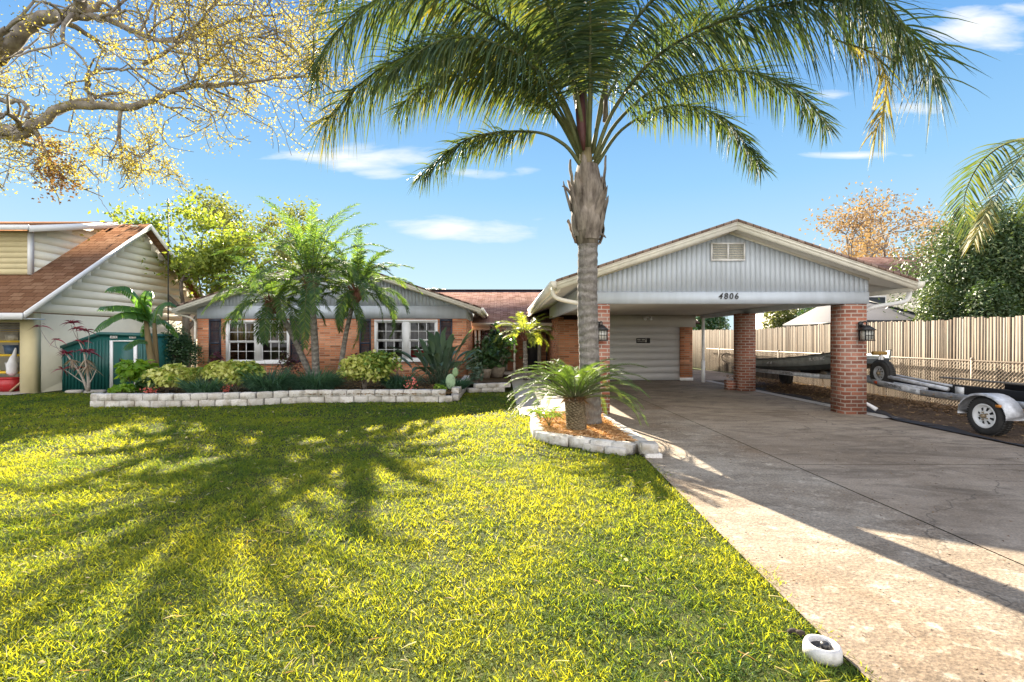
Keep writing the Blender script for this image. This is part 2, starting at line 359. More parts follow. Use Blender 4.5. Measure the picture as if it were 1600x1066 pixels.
# ---------------------------------------------------------------- setting
g = MB(); g.sheet([(-400, -60, -.006), (400, -60, -.006), (400, 900, -.006), (-400, 900, -.006)]); tag(g.build('ground', GRND), kind='structure')
XJ = 3.42
d = MB(); d.sheet([(1.60, -6, .012), (XJ - .003, -6, .012), (XJ - .003, 17.7, .012), (1.78, 17.7, .012), (1.78, 6.2, .012), (1.68, 4.2, .012), (1.60, 2.4, .012)])
tag(d.build('driveway_apron', CONO), kind='structure')
d = MB()
for a, b in ((-6, 5.865), (5.878, 13.0), (13.012, 17.78)):
    d.sheet([(XJ + .003, a, .016), (7.12, a, .016), (7.12, b, .016), (XJ + .003, b, .016)])
d.sheet([(3.4, 17.79, .014), (9.85, 17.79, .014), (9.85, 24, .014), (3.4, 24, .014)])
tag(d.build('driveway', CONN), kind='structure')
d = MB(); d.sheet([(7.13, 9.3, .022), (7.42, 9.3, .022), (7.42, 17.7, .022), (7.13, 17.7, .022)]); tag(d.build('concrete_strip', CONW), kind='structure')
d = MB(); d.sheet([(7.12, -6, .003), (14, -6, .003), (14, 17.7, .003), (7.12, 17.7, .003)]); tag(d.build('yard', YARD), kind='structure')
pth = [(.30, 20.3), (.30, 10.6), (.36, 10.0), (.52, 9.5), (.62, 9.36), (1.66, 9.36), (1.66, 20.3)]
d = MB(); d.sheet([(x, y, .02) for x, y in reversed(pth)]); tag(d.build('path', CONW), kind='structure')
d = MB(); d.box(-1.2, 1.95, 20.4, 22.5, 0, .10); tag(d.build('porch_floor', CONW), kind='structure')
d = MB(); d.sheet([(-30, 13.2, .012), (-13.1, 13.2, .012), (-13.1, 20, .012), (-30, 20, .012)]); tag(d.build('neighbour_garage_floor', CONW), kind='structure')
# weed fabric edge beside the drive
d = MB(); pts = []
for i in range(24):
    y = 1.0 + i * .62; w = .35 + .25 * math.sin(i * 1.7) + R.uniform(-.1, .1); x0 = 7.14 if y < 9.2 or y > 17.7 else 7.44
    pts.append((x0, x0 + max(.15, w), y))
for (a, b, y), (a2, b2, y2) in zip(pts, pts[1:]): d.sheet([(a, y, .03 + R.random() * .01), (b, y, .012), (b2, y2, .012), (a2, y2, .03)])
tag(d.build('weed_fabric', FAB), 'torn black weed fabric strip along the right edge of the driveway', 'weed fabric')
# mulched beds: soil mounds
def mound(poly, z, mat, name, rough=.03, sub=14):
    xs = [p[0] for p in poly]; ys = [p[1] for p in poly]
    def inside(x, y):
        c = False; n = len(poly)
        for i in range(n):
            x1, y1 = poly[i]; x2, y2 = poly[i - 1]
            if (y1 > y) != (y2 > y) and x < (x2 - x1) * (y - y1) / (y2 - y1) + x1: c = not c
        return c
    st = (max(ys) - min(ys)) / sub; nx = int((max(xs) - min(xs)) / st) + 2; ny = sub + 2
    idx = {}; v = []; f = []
    for j in range(ny):
        for i in range(nx):
            x = min(xs) + i * st; y = min(ys) + j * st
            idx[i, j] = len(v); v.append((x, y, z + R.uniform(-rough, rough)))
    for j in range(ny - 1):
        for i in range(nx - 1):
            if all(inside(min(xs) + (i + a) * st, min(ys) + (j + b) * st) for a, b in ((0, 0), (1, 0), (1, 1), (0, 1))):
                f.append((idx[i, j], idx[i + 1, j], idx[i + 1, j + 1], idx[i, j + 1]))
    m_ = MB(); m_.add(v, f); return tag(m_.build(name, mat, smooth=True), kind='structure')
B1 = [(-9.25, 11.35), (-9.02, 11.0), (-7.2, 11.0), (-5.6, 11.3), (-4.7, 11.75), (-3.2, 11.86), (-1.18, 11.86), (-1.18, 16.8)]
mound([(x, y + .12) if y < 12 else (x, y) for x, y in B1] + [(-10.3, 16.8), (-10.3, 13.6), (-9.6, 12.0)], .21, SOIL, 'bed_soil', sub=34)
B2 = [(.62, 9.3), (.55, 8.2), (.55, 7.45), (.78, 7.12), (1.10, 6.90), (1.42, 6.70), (1.70, 6.50)]
B2R = [(1.84, 6.45), (1.84, 7.0), (1.80, 8.0), (1.72, 9.3)]
mound([(x + .06, y + .08) for x, y in B2] + B2R, .12, MUL, 'mulch_bed', .035, 26)
m_ = MB(); n = 7000; q = NR.uniform(0, 1, (n, 2)); X = .62 + q[:, 0] * 1.16; Y = 6.7 + q[:, 1] * 2.7
k = (Y > 7.35 - (X - .62) * .72); X, Y = X[k], Y[k]; n = len(X)
strips(m_, np.stack([X, Y, np.full(n, .135)], 1), np.stack([NR.normal(size=n), NR.normal(size=n), NR.uniform(-.1, .35, n)], 1), NR.uniform(.04, .11, n), NR.uniform(.006, .022, n), 0.2, 1, base=1)
CHIP = leafm('bark_chips', [(0, (.20, .08, .03)), (.5, (.50, .27, .11)), (1, (.72, .50, .28))], .1, .8, .2, nsc=0)
tag(m_.build('bark_mulch', CHIP), 'loose orange bark chips and pine straw round the cycad', 'mulch', kind='stuff')
m_ = MB(); n = 9000; X = NR.uniform(-9.1, -1.25, n); Y = NR.uniform(11.5, 16.6, n)
strips(m_, np.stack([X, Y, np.full(n, .215)], 1), np.stack([NR.normal(size=n), NR.normal(size=n), NR.uniform(0, .3, n)], 1), NR.uniform(.05, .12, n), NR.uniform(.01, .03, n), 0.2, 1, base=1)
tag(m_.build('leaf_litter', leafm('dry_litter', [(0, (.10, .06, .03)), (1, (.34, .22, .11))], .1, .8, .2, nsc=0)), 'dry leaf litter on the soil of the long flower bed', 'leaf litter', kind='stuff')

# ---------------------------------------------------------------- block edging walls
def cblock(c, d, L, Hh, T, parent):
    d = Vector((d[0], d[1], 0)).normalized(); n_ = Vector((-d.y, d.x, 0)); z = Vector((0, 0, 1)); c = Vector(c); m = MB()
    prof = [(-1, -1), (-.86, -1), (.86, -1), (1, -1)]
    v = []; ch = .004
    rings = [(-L / 2, ch * 1.4), (-L / 2 + ch * 1.5, 0), (-L * .17, -.004), (L * .17, -.003), (L / 2 - ch * 1.5, 0), (L / 2, ch * 1.4)]
    for (u, ins) in rings:
        a, b = T / 2 - ins, Hh / 2 - ins
        for (s1, s2) in ((-1, -.95), (-1, .88), (-.92, 1), (.92, 1), (1, .9), (1, -.95), (.95, -1), (-.95, -1)):
            v.append(c + d * (u + R.uniform(-.003, .003)) + n_ * (a * s1 + R.uniform(-.009, .005)) + z * (b * s2 + R.uniform(-.004, .004)))
    nn = 8; f = [(i * nn + k, i * nn + (k + 1) % nn, (i + 1) * nn + (k + 1) % nn, (i + 1) * nn + k) for i in range(5) for k in range(nn)]
    f += [tuple(range(7, -1, -1)), tuple(40 + k for k in range(8))]
    m.add(v, f, R.random()); return m.build('block', BLK, parent)
def wall_path(pts, z0, courses, L, Hh, T, parent, first=0.0):
    pts = [Vector((x, y, 0)) for x, y in pts]
    seg = [(a, b, (b - a).length) for a, b in zip(pts, pts[1:])]; tot = sum(s[2] for s in seg)
    for c in range(courses):
        s = (c % 2) * L / 2 + first
        while s + L * .95 < tot + L * .3:
            mid = s + L / 2; q = 0
            for a, b, l in seg:
                if mid <= q + l or (a, b, l) == seg[-1]:
                    t = (mid - q) / l; p = a + (b - a) * t; dd = (b - a); break
                q += l
            ang = R.uniform(-.03, .03); dd = Matrix.Rotation(ang, 3, 'Z') @ dd
            cblock((p.x + R.uniform(-.008, .008), p.y + R.uniform(-.01, .01), z0 + Hh * (c + .5) + .002 * c), dd, L * R.uniform(.93, .985), Hh * .965, T, parent)
            s += L
w1 = thing('garden_block_wall', 'long curved two-course whitewashed block wall round the flower bed before the windows', 'garden wall', (-5, 11.3, 0))
wall_path(B1[:7], 0, 2, .335, .145, .19, w1)
wall_path([(-1.18, 12.05), (-1.18, 16.6)], 0, 2, .335, .145, .19, w1)
w2 = thing('garden_block_wall', 'short low whitewashed block wall round the cycad and palm beside the driveway', 'garden wall', (1.2, 6.8, 0))
wall_path(B2, 0, 1, .31, .13, .19, w2)
wall_path([(1.12, 6.78), (1.72, 6.41)], -.03, 1, .3, .11, .19, w2)
wall_path([(1.88, 6.42), (1.86, 7.4), (1.80, 8.4), (1.76, 9.2)], .0, 1, .31, .125, .19, w2)
cblock((1.90, 6.30, -.0), (1, -.1), .2, .12, .2, w2); cblock((1.86, 6.33, .12), (1, -.1), .2, .125, .2, w2)
w3 = thing('garden_block_wall', 'low whitewashed block kerb in front of the entry plants between house and path', 'garden wall', (-.4, 14.2, 0))
wall_path([(-.98, 13.9), (-.4, 14.15), (.26, 14.3)], 0, 2, .36, .12, .2, w3)
for o, (x, y) in ((w3, (0, 0)),): pass
mound([(-1.1, 14.1), (.28, 14.4), (.28, 19.5), (-1.1, 19.5)], .15, SOIL, 'entry_bed_soil', .02, 12)

# ---------------------------------------------------------------- main house
YW, YC, YP, YG = 16.85, 9.8, 20.6, 17.8
hs_ = thing('brick_house', 'single-storey orange brick house with grey gables and a wide open carport', 'house', (-2, 17, 0))
def wall_holes(mb, x0, x1, y0, y1, z0, z1, holes):
    """front wall with window holes [(hx0,hx1,hz0,hz1)]"""
    x = x0
    for (a, b, c, e) in holes:
        mb.box(x, a, y0, y1, z0, z1); mb.box(a, b, y0, y1, z0, c); mb.box(a, b, y0, y1, e, z1); x = b
    mb.box(x, x1, y0, y1, z0, z1)
WL, WR, ZB = -10.39, -1.26, 2.195
wins = [(-9.41, -7.25, .70, 2.14), (-4.37, -2.22, .77, 2.16)]
m = MB(); wall_holes(m, WL, WR, YW, YW + .22, 0, ZB, wins)
m.box(WR - .22, WR, YW + .221, 22.6, 0, ZB); m.box(WL, WL + .22, YW + .221, 24, 0, ZB)
m.build('brick_wall', BRW, hs_)
for (a, b, c, e) in wins:
    wn = MB(); y = YW - .02; t = .075
    wn.box(a, b, y, y + .12, e - t, e); wn.box(a, b, y, y + .12, c, c + t * .8); wn.box(a, a + t, y, y + .12, c + t * .8, e - t); wn.box(b - t, b, y, y + .12, c + t * .8, e - t)
    mid = (a + b) / 2; wn.box(mid - .11, mid + .11, y, y + .12, c + t * .8, e - t)
    wo = wn.build('window', WINW, hs_)
    sl = MB(); sl.box(a - .03, b + .03, y - .04, y - .003, c - .05, c + .012); sl.build('sill', WINW, wo)
    for (p, q) in ((a + t, mid - .11), (mid + .11, b - t)):
        zm = (c + e) / 2 - .01
        for (z0, z1, yy_) in ((zm, e - t, y + .035), (c + t * .8, zm, y + .06)):
            s = MB(); fw = .035
            s.box(p, q, yy_, yy_ + .03, z0, z0 + fw); s.box(p, q, yy_, yy_ + .03, z1 - fw, z1); s.box(p, p + fw, yy_, yy_ + .03, z0 + fw, z1 - fw); s.box(q - fw, q, yy_, yy_ + .03, z0 + fw, z1 - fw)
            w_ = (q - p - 2 * fw) / 3
            for i in (1, 2): s.box(p + fw + w_ * i - .009, p + fw + w_ * i + .009, yy_ + .008, yy_ + .02, z0 + fw, z1 - fw)
            zc = (z0 + z1) / 2; 
            for i in range(3): s.box(p + fw + w_ * i + .009 * (i > 0), p + fw + w_ * (i + 1) - .009 * (i < 2), yy_ + .008, yy_ + .02, zc - .009, zc + .009)
            so = s.build('sash', WINW, wo)
            gp = MB(); gp.sheet([(p + fw, yy_ + .024, z0 + fw), (q - fw, yy_ + .024, z0 + fw), (q - fw, yy_ + .024, z1 - fw), (p + fw, yy_ + .024, z1 - fw)]); gp.build('pane', GLS, so)
CURT = plain('curtain_reflected_gold', (.42, .30, .12), .8, .3, 3); BLIND = plain('grey_blind', (.22, .20, .17), .8, .3, 4)  # curtain gold stands in for yellow trees reflected in the upper panes
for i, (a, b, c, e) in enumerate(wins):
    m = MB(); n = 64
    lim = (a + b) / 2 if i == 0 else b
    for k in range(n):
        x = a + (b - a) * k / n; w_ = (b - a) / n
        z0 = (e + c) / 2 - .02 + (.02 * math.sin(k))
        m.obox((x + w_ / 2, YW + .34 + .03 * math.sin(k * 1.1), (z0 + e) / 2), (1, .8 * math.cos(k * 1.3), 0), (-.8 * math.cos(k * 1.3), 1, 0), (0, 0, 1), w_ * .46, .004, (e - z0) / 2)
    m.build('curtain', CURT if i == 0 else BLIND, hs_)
# a few blurred interior things behind the glass
ROOM = plain('room_interior', (.16, .13, .11), .9, .3, 2); REDC = plain('red_chair_fabric', (.45, .03, .04), .8, .2, 6)
m = MB(); m.box(-10.1, -1.5, 19.4, 19.5, .02, 2.9); m.box(-10.1, -1.5, YW + .25, 19.39, .01, .03); m.build('interior_wall', ROOM, hs_)
arm = thing('armchair', 'red armchair just inside the right front window', 'armchair', (-3.05, 17.9, .03))
m = MB(); m.box(-3.4, -2.75, 17.6, 18.2, .25, .62); m.box(-3.4, -2.75, 17.55, 17.72, .63, 1.1); m.build('seat', REDC, arm)
m = MB(); m.box(-3.52, -3.41, 17.6, 18.2, .05, .85); m.box(-2.74, -2.63, 17.6, 18.2, .05, .85); m.build('arm_rest', REDC, arm)
# shutters
for (a, b, zb) in ((-9.98, -9.57, .72), (-7.22, -6.79, .72), (-4.87, -4.48, .76), (-2.15, -1.72, .78)):
    m = MB(); y = YW - .035; m.box(a, b, y, y + .03, zb, zb + .1); m.box(a, b, y, y + .03, 2.09, 2.185); m.box(a, a + .05, y, y + .03, zb + .1, 2.09); m.box(b - .05, b, y, y + .03, zb + .1, 2.09); m.box(a + .05, b - .05, y, y + .03, 1.32, 1.4)
    z = zb + .11
    while z < 2.08:
        if not 1.30 < z < 1.40: m.obox(((a + b) / 2, y + .018, z + .014), (1, 0, 0), (0, 1, .9), (0, -.9, 1), (b - a) / 2 - .052, .014, .003)
        z += .034
    so = m.build('shutter', NAVY, hs_)

def gable(x0, x1, xm, zE, zP, yR, yWall, wx0, wx1, zSoff, yBack, bw=.098, mat_roof=SHG2, slab=.20, name='roof'):
    """front-facing gable roof; rake plane at yR, siding at yWall"""
    rf = MB(); th = .05
    def z_at(x): return zE + (zP - zE) * (1 - abs(x - xm) / (x1 - xm if x > xm else xm - x0))
    for sx_, xe in ((-1, x0), (1, x1)):
        rf.hexa([(xe, yR - .03, zE - th), (xm, yR - .03, zP - th), (xm, yBack, zP - th), (xe, yBack, zE - th)] if sx_ < 0 else [(xm, yR - .03, zP - th), (xe, yR - .03, zE - th), (xe, yBack, zE - th), (xm, yBack, zP - th)],
                [(xe, yR - .03, zE), (xm, yR - .03, zP), (xm, yBack, zP), (xe, yBack, zE)] if sx_ < 0 else [(xm, yR - .03, zP), (xe, yR - .03, zE), (xe, yBack, zE), (xm, yBack, zP)])
    ro = rf.build(name, mat_roof, hs_)
    fa = MB()
    for xe in (x0, x1):       # rake fascia: deep board with a proud top strip
        for (dz0, dz1, ya, yb) in ((-slab, -.075, yR, yR + .04), (-.074, -.052, yR - .02, yR + .04), (-.125, -.076, yR - .012, yR - .001)):
            pts = [(xe, ya, zE + dz0), (xm, ya, zP + dz0), (xm, ya, zP + dz1), (xe, ya, zE + dz1)]
            fa.poly(pts, (0, yb - ya, 0))
    fa.build('rake_board', CREAM, ro)
    so = MB()                 # sloping soffit under overhang
    for xe in (x0, x1):
        zz_ = slab - .03
        so.poly([(xe, yR + .042, zE - zz_), (xm, yR + .042, zP - zz_), (xm, yR + .042, zP - zz_ + .02), (xe, yR + .042, zE - zz_ + .02)], (0, yBack - yR - .05, 0))
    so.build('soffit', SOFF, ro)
    # vertical siding boards clipped by the rake
    sd_ = MB(); x = wx0; t = (zP - zE) / (xm - x0)
    def top(x_): return zP - slab + .03 - abs(x_ - xm) * t
    while x < wx1 - .005:
        xb = min(x + bw - .0045, wx1)
        if x < xm < xb: pts = [(x, yWall, zSoff), (xb, yWall, zSoff), (xb, yWall, top(xb)), (xm, yWall, top(xm)), (x, yWall, top(x))]
        else: pts = [(x, yWall, zSoff), (xb, yWall, zSoff), (xb, yWall, max(zSoff + .01, top(xb))), (x, yWall, max(zSoff + .01, top(x)))]
        sd_.poly(pts, (0, .004, 0)); x += bw
    sd_.poly([(wx0, yWall + .005, zSoff), (wx1, yWall + .005, zSoff), (wx1, yWall + .005, max(zSoff + .02, top(wx1))), (xm, yWall + .005, top(xm)), (wx0, yWall + .005, max(zSoff + .02, top(wx0)))], (0, .08, 0))
    sd_.build('gable_siding', SIDE, hs_)
    tr = MB()                # small cream trim under the soffit along the rake
    for xe, wx in ((x0, wx0), (x1, wx1)):
        pts = [(wx, yWall - .03, top(wx) - .045), (xm, yWall - .03, top(xm) - .045), (xm, yWall - .03, top(xm) + .0), (wx, yWall - .03, top(wx) + .0)]
        tr.poly(pts, (0, .028, 0))
    tr.build('rake_trim', CREAM, hs_)
    return ro
# left wing gable
rw = gable(-10.92, -.72, -5.82, 2.56, 4.26, 16.35, YW - .01, WL, WR, 2.63, 26.6, .12)
m = MB(); m.box(WL, WR, YW - .02, YW + .2, ZB + .003, 2.625); m.box(WR - .2, WR + .01, YW + .201, 22.6, ZB + .003, 2.66); m.box(WL - .01, WL + .2, YW + .201, 24, ZB + .003, 2.66); m.build('frieze_board', SIDE, hs_)
# eave soffits and fascia at the wing sides
m = MB(); m.box(-.85, -.74, 16.36, 21.4, 2.36, 2.50); m.box(-10.9, -10.79, 16.36, 24, 2.36, 2.50); m.build('eave_fascia', CREAM, hs_)
m = MB(); m.box(-.73, -.64, 16.33, 21.4, 2.42, 2.53); m.box(-11.0, -10.91, 16.33, 24, 2.42, 2.53); m.build('gutter', CREAM, hs_)
m = MB(); m.tube(bez([(-10.95, 16.6, 2.42), (-10.92, 16.6, 2.33), (-10.6, 16.72, 2.25), (-10.43, 16.8, 2.1)], 8), .035, 6); m.tube([(-10.43, 16.8, 2.1), (-10.43, 16.8, .2)], .035, 6); m.build('downspout', CREAM, hs_)
# main cross roof behind, ridge along x
m = MB(); yE, zE2, yR2, zR2 = 20.1, 2.17, 26.3, 4.09
m.hexa([(-11, yE, zE2 - .06), (8, yE, zE2 - .06), (8, yR2, zR2 - .06), (-11, yR2, zR2 - .06)], [(-11, yE, zE2), (8, yE, zE2), (8, yR2, zR2), (-11, yR2, zR2)])
m.hexa([(-11, yR2 + .001, zR2 - .06), (8, yR2 + .001, zR2 - .06), (8, 32, 2.2), (-11, 32, 2.2)], [(-11, yR2 + .001, zR2), (8, yR2 + .001, zR2), (8, 32, 2.3), (-11, 32, 2.3)])
mr = m.build('roof', SHG, hs_)
m = MB(); m.box(-11, 8, yR2 - .12, yR2 + .12, zR2 + .004, zR2 + .035); m.build('ridge_cap', plain('dark_ridge_cap', (.07, .055, .05), .9, .2, 8), mr)
m = MB(); m.box(-1.25, 3.5, yE - .03, yE - .002, zE2 - .15, zE2 - .01); m.box(-1.25, 3.5, yE - .1, yE - .031, zE2 - .10, zE2 - .02); m.build('porch_fascia', CREAM, mr)
m = MB(); m.box(-1.25, 3.4, 20.42, 20.56, 1.86, 2.02); m.build('porch_beam', CREAM, hs_)
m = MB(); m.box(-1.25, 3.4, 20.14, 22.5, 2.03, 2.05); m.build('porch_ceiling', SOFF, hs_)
for x in (-1.14, -.98, .47):
    m = MB(); m.lathe([(.05, .1), (.05, .5), (.028, .54), (.04, .6), (.045, .95), (.03, 1.3), (.045, 1.36), (.05, 1.4), (.05, 1.86)], (x, 20.48, 0), 10); m.build('porch_post', CREAM, hs_)
m = MB(); m.box(-1.25, 3.45, 22.5, 22.7, 0, 2.4); m.build('porch_wall', BRW, hs_)
m = MB(); m.box(-.95, .02, 22.42, 22.499, .1, 2.02); m.box(.05, .2, 22.38, 22.49, .1, 2.02); m.build('entry_panel', CREAM, hs_)
m = MB(); m.box(-.75, -.2, 22.40, 22.418, .2, 1.9); dr = m.build('front_door', plain('beige_door', (.52, .46, .34), .5, .06, 3), hs_)
m = MB(); m.ball((-.27, 22.37, 1.05), .03); m.build('handle', BLACKM, dr)
m = MB(); m.box(.95, 1.08, 22.38, 22.49, .1, 2.02); m.box(1.56, 1.72, 22.38, 22.49, .1, 2.02); m.build('door_frame', CREAM, hs_)
m = MB(); m.box(1.09, 1.55, 22.42, 22.49, .1, 2.0); m.build('screen_door', plain('dark_screen', (.05, .055, .065), .6, .2, 10), hs_)
m = MB()
for k in range(6): m.box(1.95 + k * .085, 1.95 + k * .085 + .07, 22.40, 22.46, .25, 1.98)
m.build('louvred_screen', NAVY, hs_)

# carport and garage
CL, CR_ = 1.66, 7.22
rc = gable(1.02, 7.90, 4.46, 2.64, 3.79, 9.46, YC, CL, CR_, 2.43, 24.0)
m = MB(); m.box(CL, CR_, YC - .02, YC + .16, 2.20, 2.425); m.box(CL, CL + .16, YC + .161, YG - .01, 2.24, 2.60); m.box(CR_ - .16, CR_, YC + .161, YG - .01, 2.24, 2.60); m.build('carport_beam', SIDE, hs_)
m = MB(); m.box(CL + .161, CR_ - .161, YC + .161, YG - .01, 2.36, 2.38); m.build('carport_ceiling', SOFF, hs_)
m = MB(); m.box(1.02, 1.10, 9.5, 20.2, 2.42, 2.58); m.box(7.82, 7.90, 9.5, 24, 2.42, 2.58); m.build('eave_fascia', CREAM, hs_)
m = MB()
for x0, x1 in ((.90, 1.015), (7.905, 8.02)):
    y1 = 18.2 if x0 < 4 else 24
    s1 = -1 if x0 < 4 else 1; xi = x1 if x0 < 4 else x0; xo = x0 if x0 < 4 else x1
    m.poly([(xi, 9.42, 2.47), (xi + s1 * .07, 9.42, 2.47), (xo, 9.42, 2.55), (xo, 9.42, 2.60), (xi, 9.42, 2.60)], (0, y1 - 9.42, 0))
m.build('gutter', CREAM, hs_)
m = MB(); m.tube(bez([(.97, 9.6, 2.50), (.98, 9.6, 2.34), (1.15, 9.64, 2.26), (1.55, 9.72, 2.18), (1.62, 9.74, 2.05)], 12), .042, 6); m.tube([(1.62, 9.74, 2.05), (1.62, 9.74, .12)], .04, 6)
m.build('downspout', CREAM, hs_)
m = MB(); m.tube(bez([(7.95, 9.7, 2.50), (7.93, 9.7, 2.30), (7.80, 9.74, 2.22), (7.42, 9.95, 2.14), (7.28, 10.05, 2.04)], 12), .045, 6); m.tube([(7.28, 10.05, 2.04), (7.28, 10.05, .25), (7.42, 9.85, .10)], .042, 6)
m.build('downspout', WINW, hs_)
for (x, y) in ((1.68, YC), (6.755, YC), (6.80, 14.2)):
    m = MB(); zt = 2.197 if y < 10 else 2.237; w_ = .43
    if y > 10: y0 = 14.2
    m.box(x, x + w_, y, y + w_, 0, zt); m.build('brick_pillar', BRP, hs_)
m = MB(); m.box(6.58, 6.795, 14.45, 14.75, 0, .3); m.build('pillar_footing', BRP, hs_)
m = MB(); m.tube([(6.9, 17.1, 0), (6.9, 17.1, 2.235)], .05, 10); m.tube([(6.9, 17.1, 0), (6.9, 17.1, .75)], .065, 10); m.build('carport_post', WINW, hs_)
m = MB(); m.box(1.99, 3.40, YG - .02, YG + .2, 0, 2.2); m.box(6.37, 6.79, YG - .02, YG + .2, .12, 1.93); m.box(1.99, 2.2, YG + .201, 24, 0, 2.3); m.box(6.6, 6.8, YG + .201, 23.79, 0, 1.93); m.box(2.2, 6.8, 23.8, 24, 0, 2.4); m.build('garage_wall', BRW, hs_)
m = MB(); m.box(6.35, 6.81, YG - .04, YG + .2, 0, .118); m.build('wall_plinth', WINW, hs_)
m = MB(); m.box(3.40, 6.9, YG - .03, YG + .2, 1.94, 2.355); m.box(3.40, 6.9, YG - .06, YG - .031, 1.93, 1.97); m.build('garage_header', SOFF, hs_)
GD = plain('grey_garage_door_paint', (.53, .52, .50), .45, .04, 2)
m = MB(); z = .03
for k in range(8):
    m.box(3.42, 6.35, YG + .03, YG + .07, z, z + .2335); m.box(3.42, 6.35, YG + .038, YG + .07, z + .2335, z + .2395); z += .24
gd = m.build('garage_door', GD, hs_)
m = MB(); m.box(3.42, 6.35, YG + .02, YG + .08, .014, .029); m.build('door_seal', BLACKM, gd)
m = MB(); m.box(4.98, 5.32, YG - .12, YG - .061, 2.26, 2.30); m.tube([(5.05, YG - .1, 2.25), (5.05, YG - .22, 2.2)], .045, 8); m.tube([(5.25, YG - .1, 2.25), (5.25, YG - .22, 2.2)], .045, 8)
tag(m.build('floodlight', WINW), 'twin white floodlight fixed above the garage door', 'floodlight')
sg = thing('warning_sign', 'small black sign with pale lettering on the garage door', 'sign', (5.02, YG + .02, 1.42))
x0, x1 = (994.5 - CX) / F * YG, (1016 - CX) / F * YG
m = MB(); m.box(x0, x1, YG + .012, YG + .026, 1.355, 1.535); m.build('panel', BLACKM, sg)
PALE = plain('pale_sign_print', (.6, .58, .52), .6, .05, 8)
m = MB(); xs = x0 + .04
for i in range(7):
    if i != 3: m.box(xs + i * .038, xs + i * .038 + .028, YG + .006, YG + .011, 1.455, 1.50)
    m.box(xs + i * .038, xs + i * .038 + .03, YG + .006, YG + .011, 1.405, 1.418)
m.box(x1 - .16, x1 - .135, YG + .006, YG + .011, 1.47, 1.52); m.box(x1 - .175, x1 - .13, YG + .006, YG + .011, 1.39, 1.465)
m.build('print', PALE, sg)
# gable vent
vx0, vx1, vz0, vz1 = (1110 - CX) / 79.1, (1163 - CX) / 79.1, 1.5 + (530 - 408) / 79.1, 1.5 + (530 - 380) / 79.1
m = MB(); t = .025; y = YC - .045; mid = (vx0 + vx1) / 2
m.box(vx0, vx1, y, y + .04, vz0, vz0 + t); m.box(vx0, vx1, y, y + .04, vz1 - t, vz1); m.box(vx0, vx0 + t, y, y + .04, vz0 + t, vz1 - t); m.box(vx1 - t, vx1, y, y + .04, vz0 + t, vz1 - t); m.box(mid - .014, mid + .014, y, y + .04, vz0 + t, vz1 - t)
vt = m.build('gable_vent', WINW, hs_)
m = MB()
for k in range(9):
    z = vz0 + t + .015 + k * .034
    for (p, q) in ((vx0 + t, mid - .015), (mid + .015, vx1 - t)): m.obox(((p + q) / 2, y + .02, z), (1, 0, 0), (0, 1, .75), (0, -.75, 1), (q - p) / 2, .015, .003)
m.build('louvre', CREAM, vt)
for ch, px, sh in (('4', 1123.2, .3), ('8', 1132.3, .1), ('0', 1140.5, .1), ('6', 1148.8, .1)):
    text_mesh(ch, .168, 'house_number', BLACKM, hs_, ((px - CX) / 78.9, YC - .035, 1.5 + (530 - 463.5) / 79.1), FACEY, .004, sh, .95, .0025)
# wall lanterns
LG = plain('lantern_glass', (.55, .55, .5), .1, .1, 6)
for (px, lab) in ((1345, 'black carriage lantern on the right brick carport pillar'), (938, 'black carriage lantern on the left brick pillar, half hidden by the palm trunk')):
    x = (px - CX) / 79.1; y = YC; zc = 1.64
    ln = thing('wall_lantern', lab, 'lantern', (x, y, zc - .17), 'wall lanterns on the carport pillars')
    m = MB(); w_ = .085; yc = y - .16
    for sx_ in (-1, 1):
        for sy in (-1, 1): m.box(x + sx_ * w_ - .008, x + sx_ * w_ + .008, yc + sy * w_ - .008, yc + sy * w_ + .008, zc - .16, zc + .03)
        m.box(x + sx_ * .027 - .004, x + sx_ * .027 + .004, yc - w_ - .006, yc - w_ + .002, zc - .15, zc + .03)
    m.box(x - w_ - .012, x + w_ + .012, yc - w_ - .012, yc + w_ + .012, zc - .175, zc - .155)
    m.box(x - w_, x + w_, yc - w_ - .005, yc - w_ + .003, zc - .07, zc - .06)
    m.add([(x - .12, yc - .12, zc + .03), (x + .12, yc - .12, zc + .03), (x + .12, yc + .12, zc + .03), (x - .12, yc + .12, zc + .03), (x - .03, yc - .03, zc + .13), (x + .03, yc - .03, zc + .13), (x + .03, yc + .03, zc + .13), (x - .03, yc + .03, zc + .13)], BOXF)
    m.build('frame', BLACKM, ln)
    m = MB(); m.box(x - w_ + .01, x + w_ - .01, yc - w_ + .008, yc + w_ - .01, zc - .15, zc + .028); m.build('glass', LG, ln)
    m = MB(); m.box(x - .05, x + .05, y - .03, y - .002, zc - .06, zc + .14); m.tube(bez([(x, y - .03, zc + .10), (x - .02, y - .08, zc + .19), (x, yc, zc + .19), (x, yc, zc + .12)], 8), .014, 6); m.ball((x - .05, y - .06, zc + .16), .05, .04, .05, 8); m.build('bracket', BLACKM, ln)

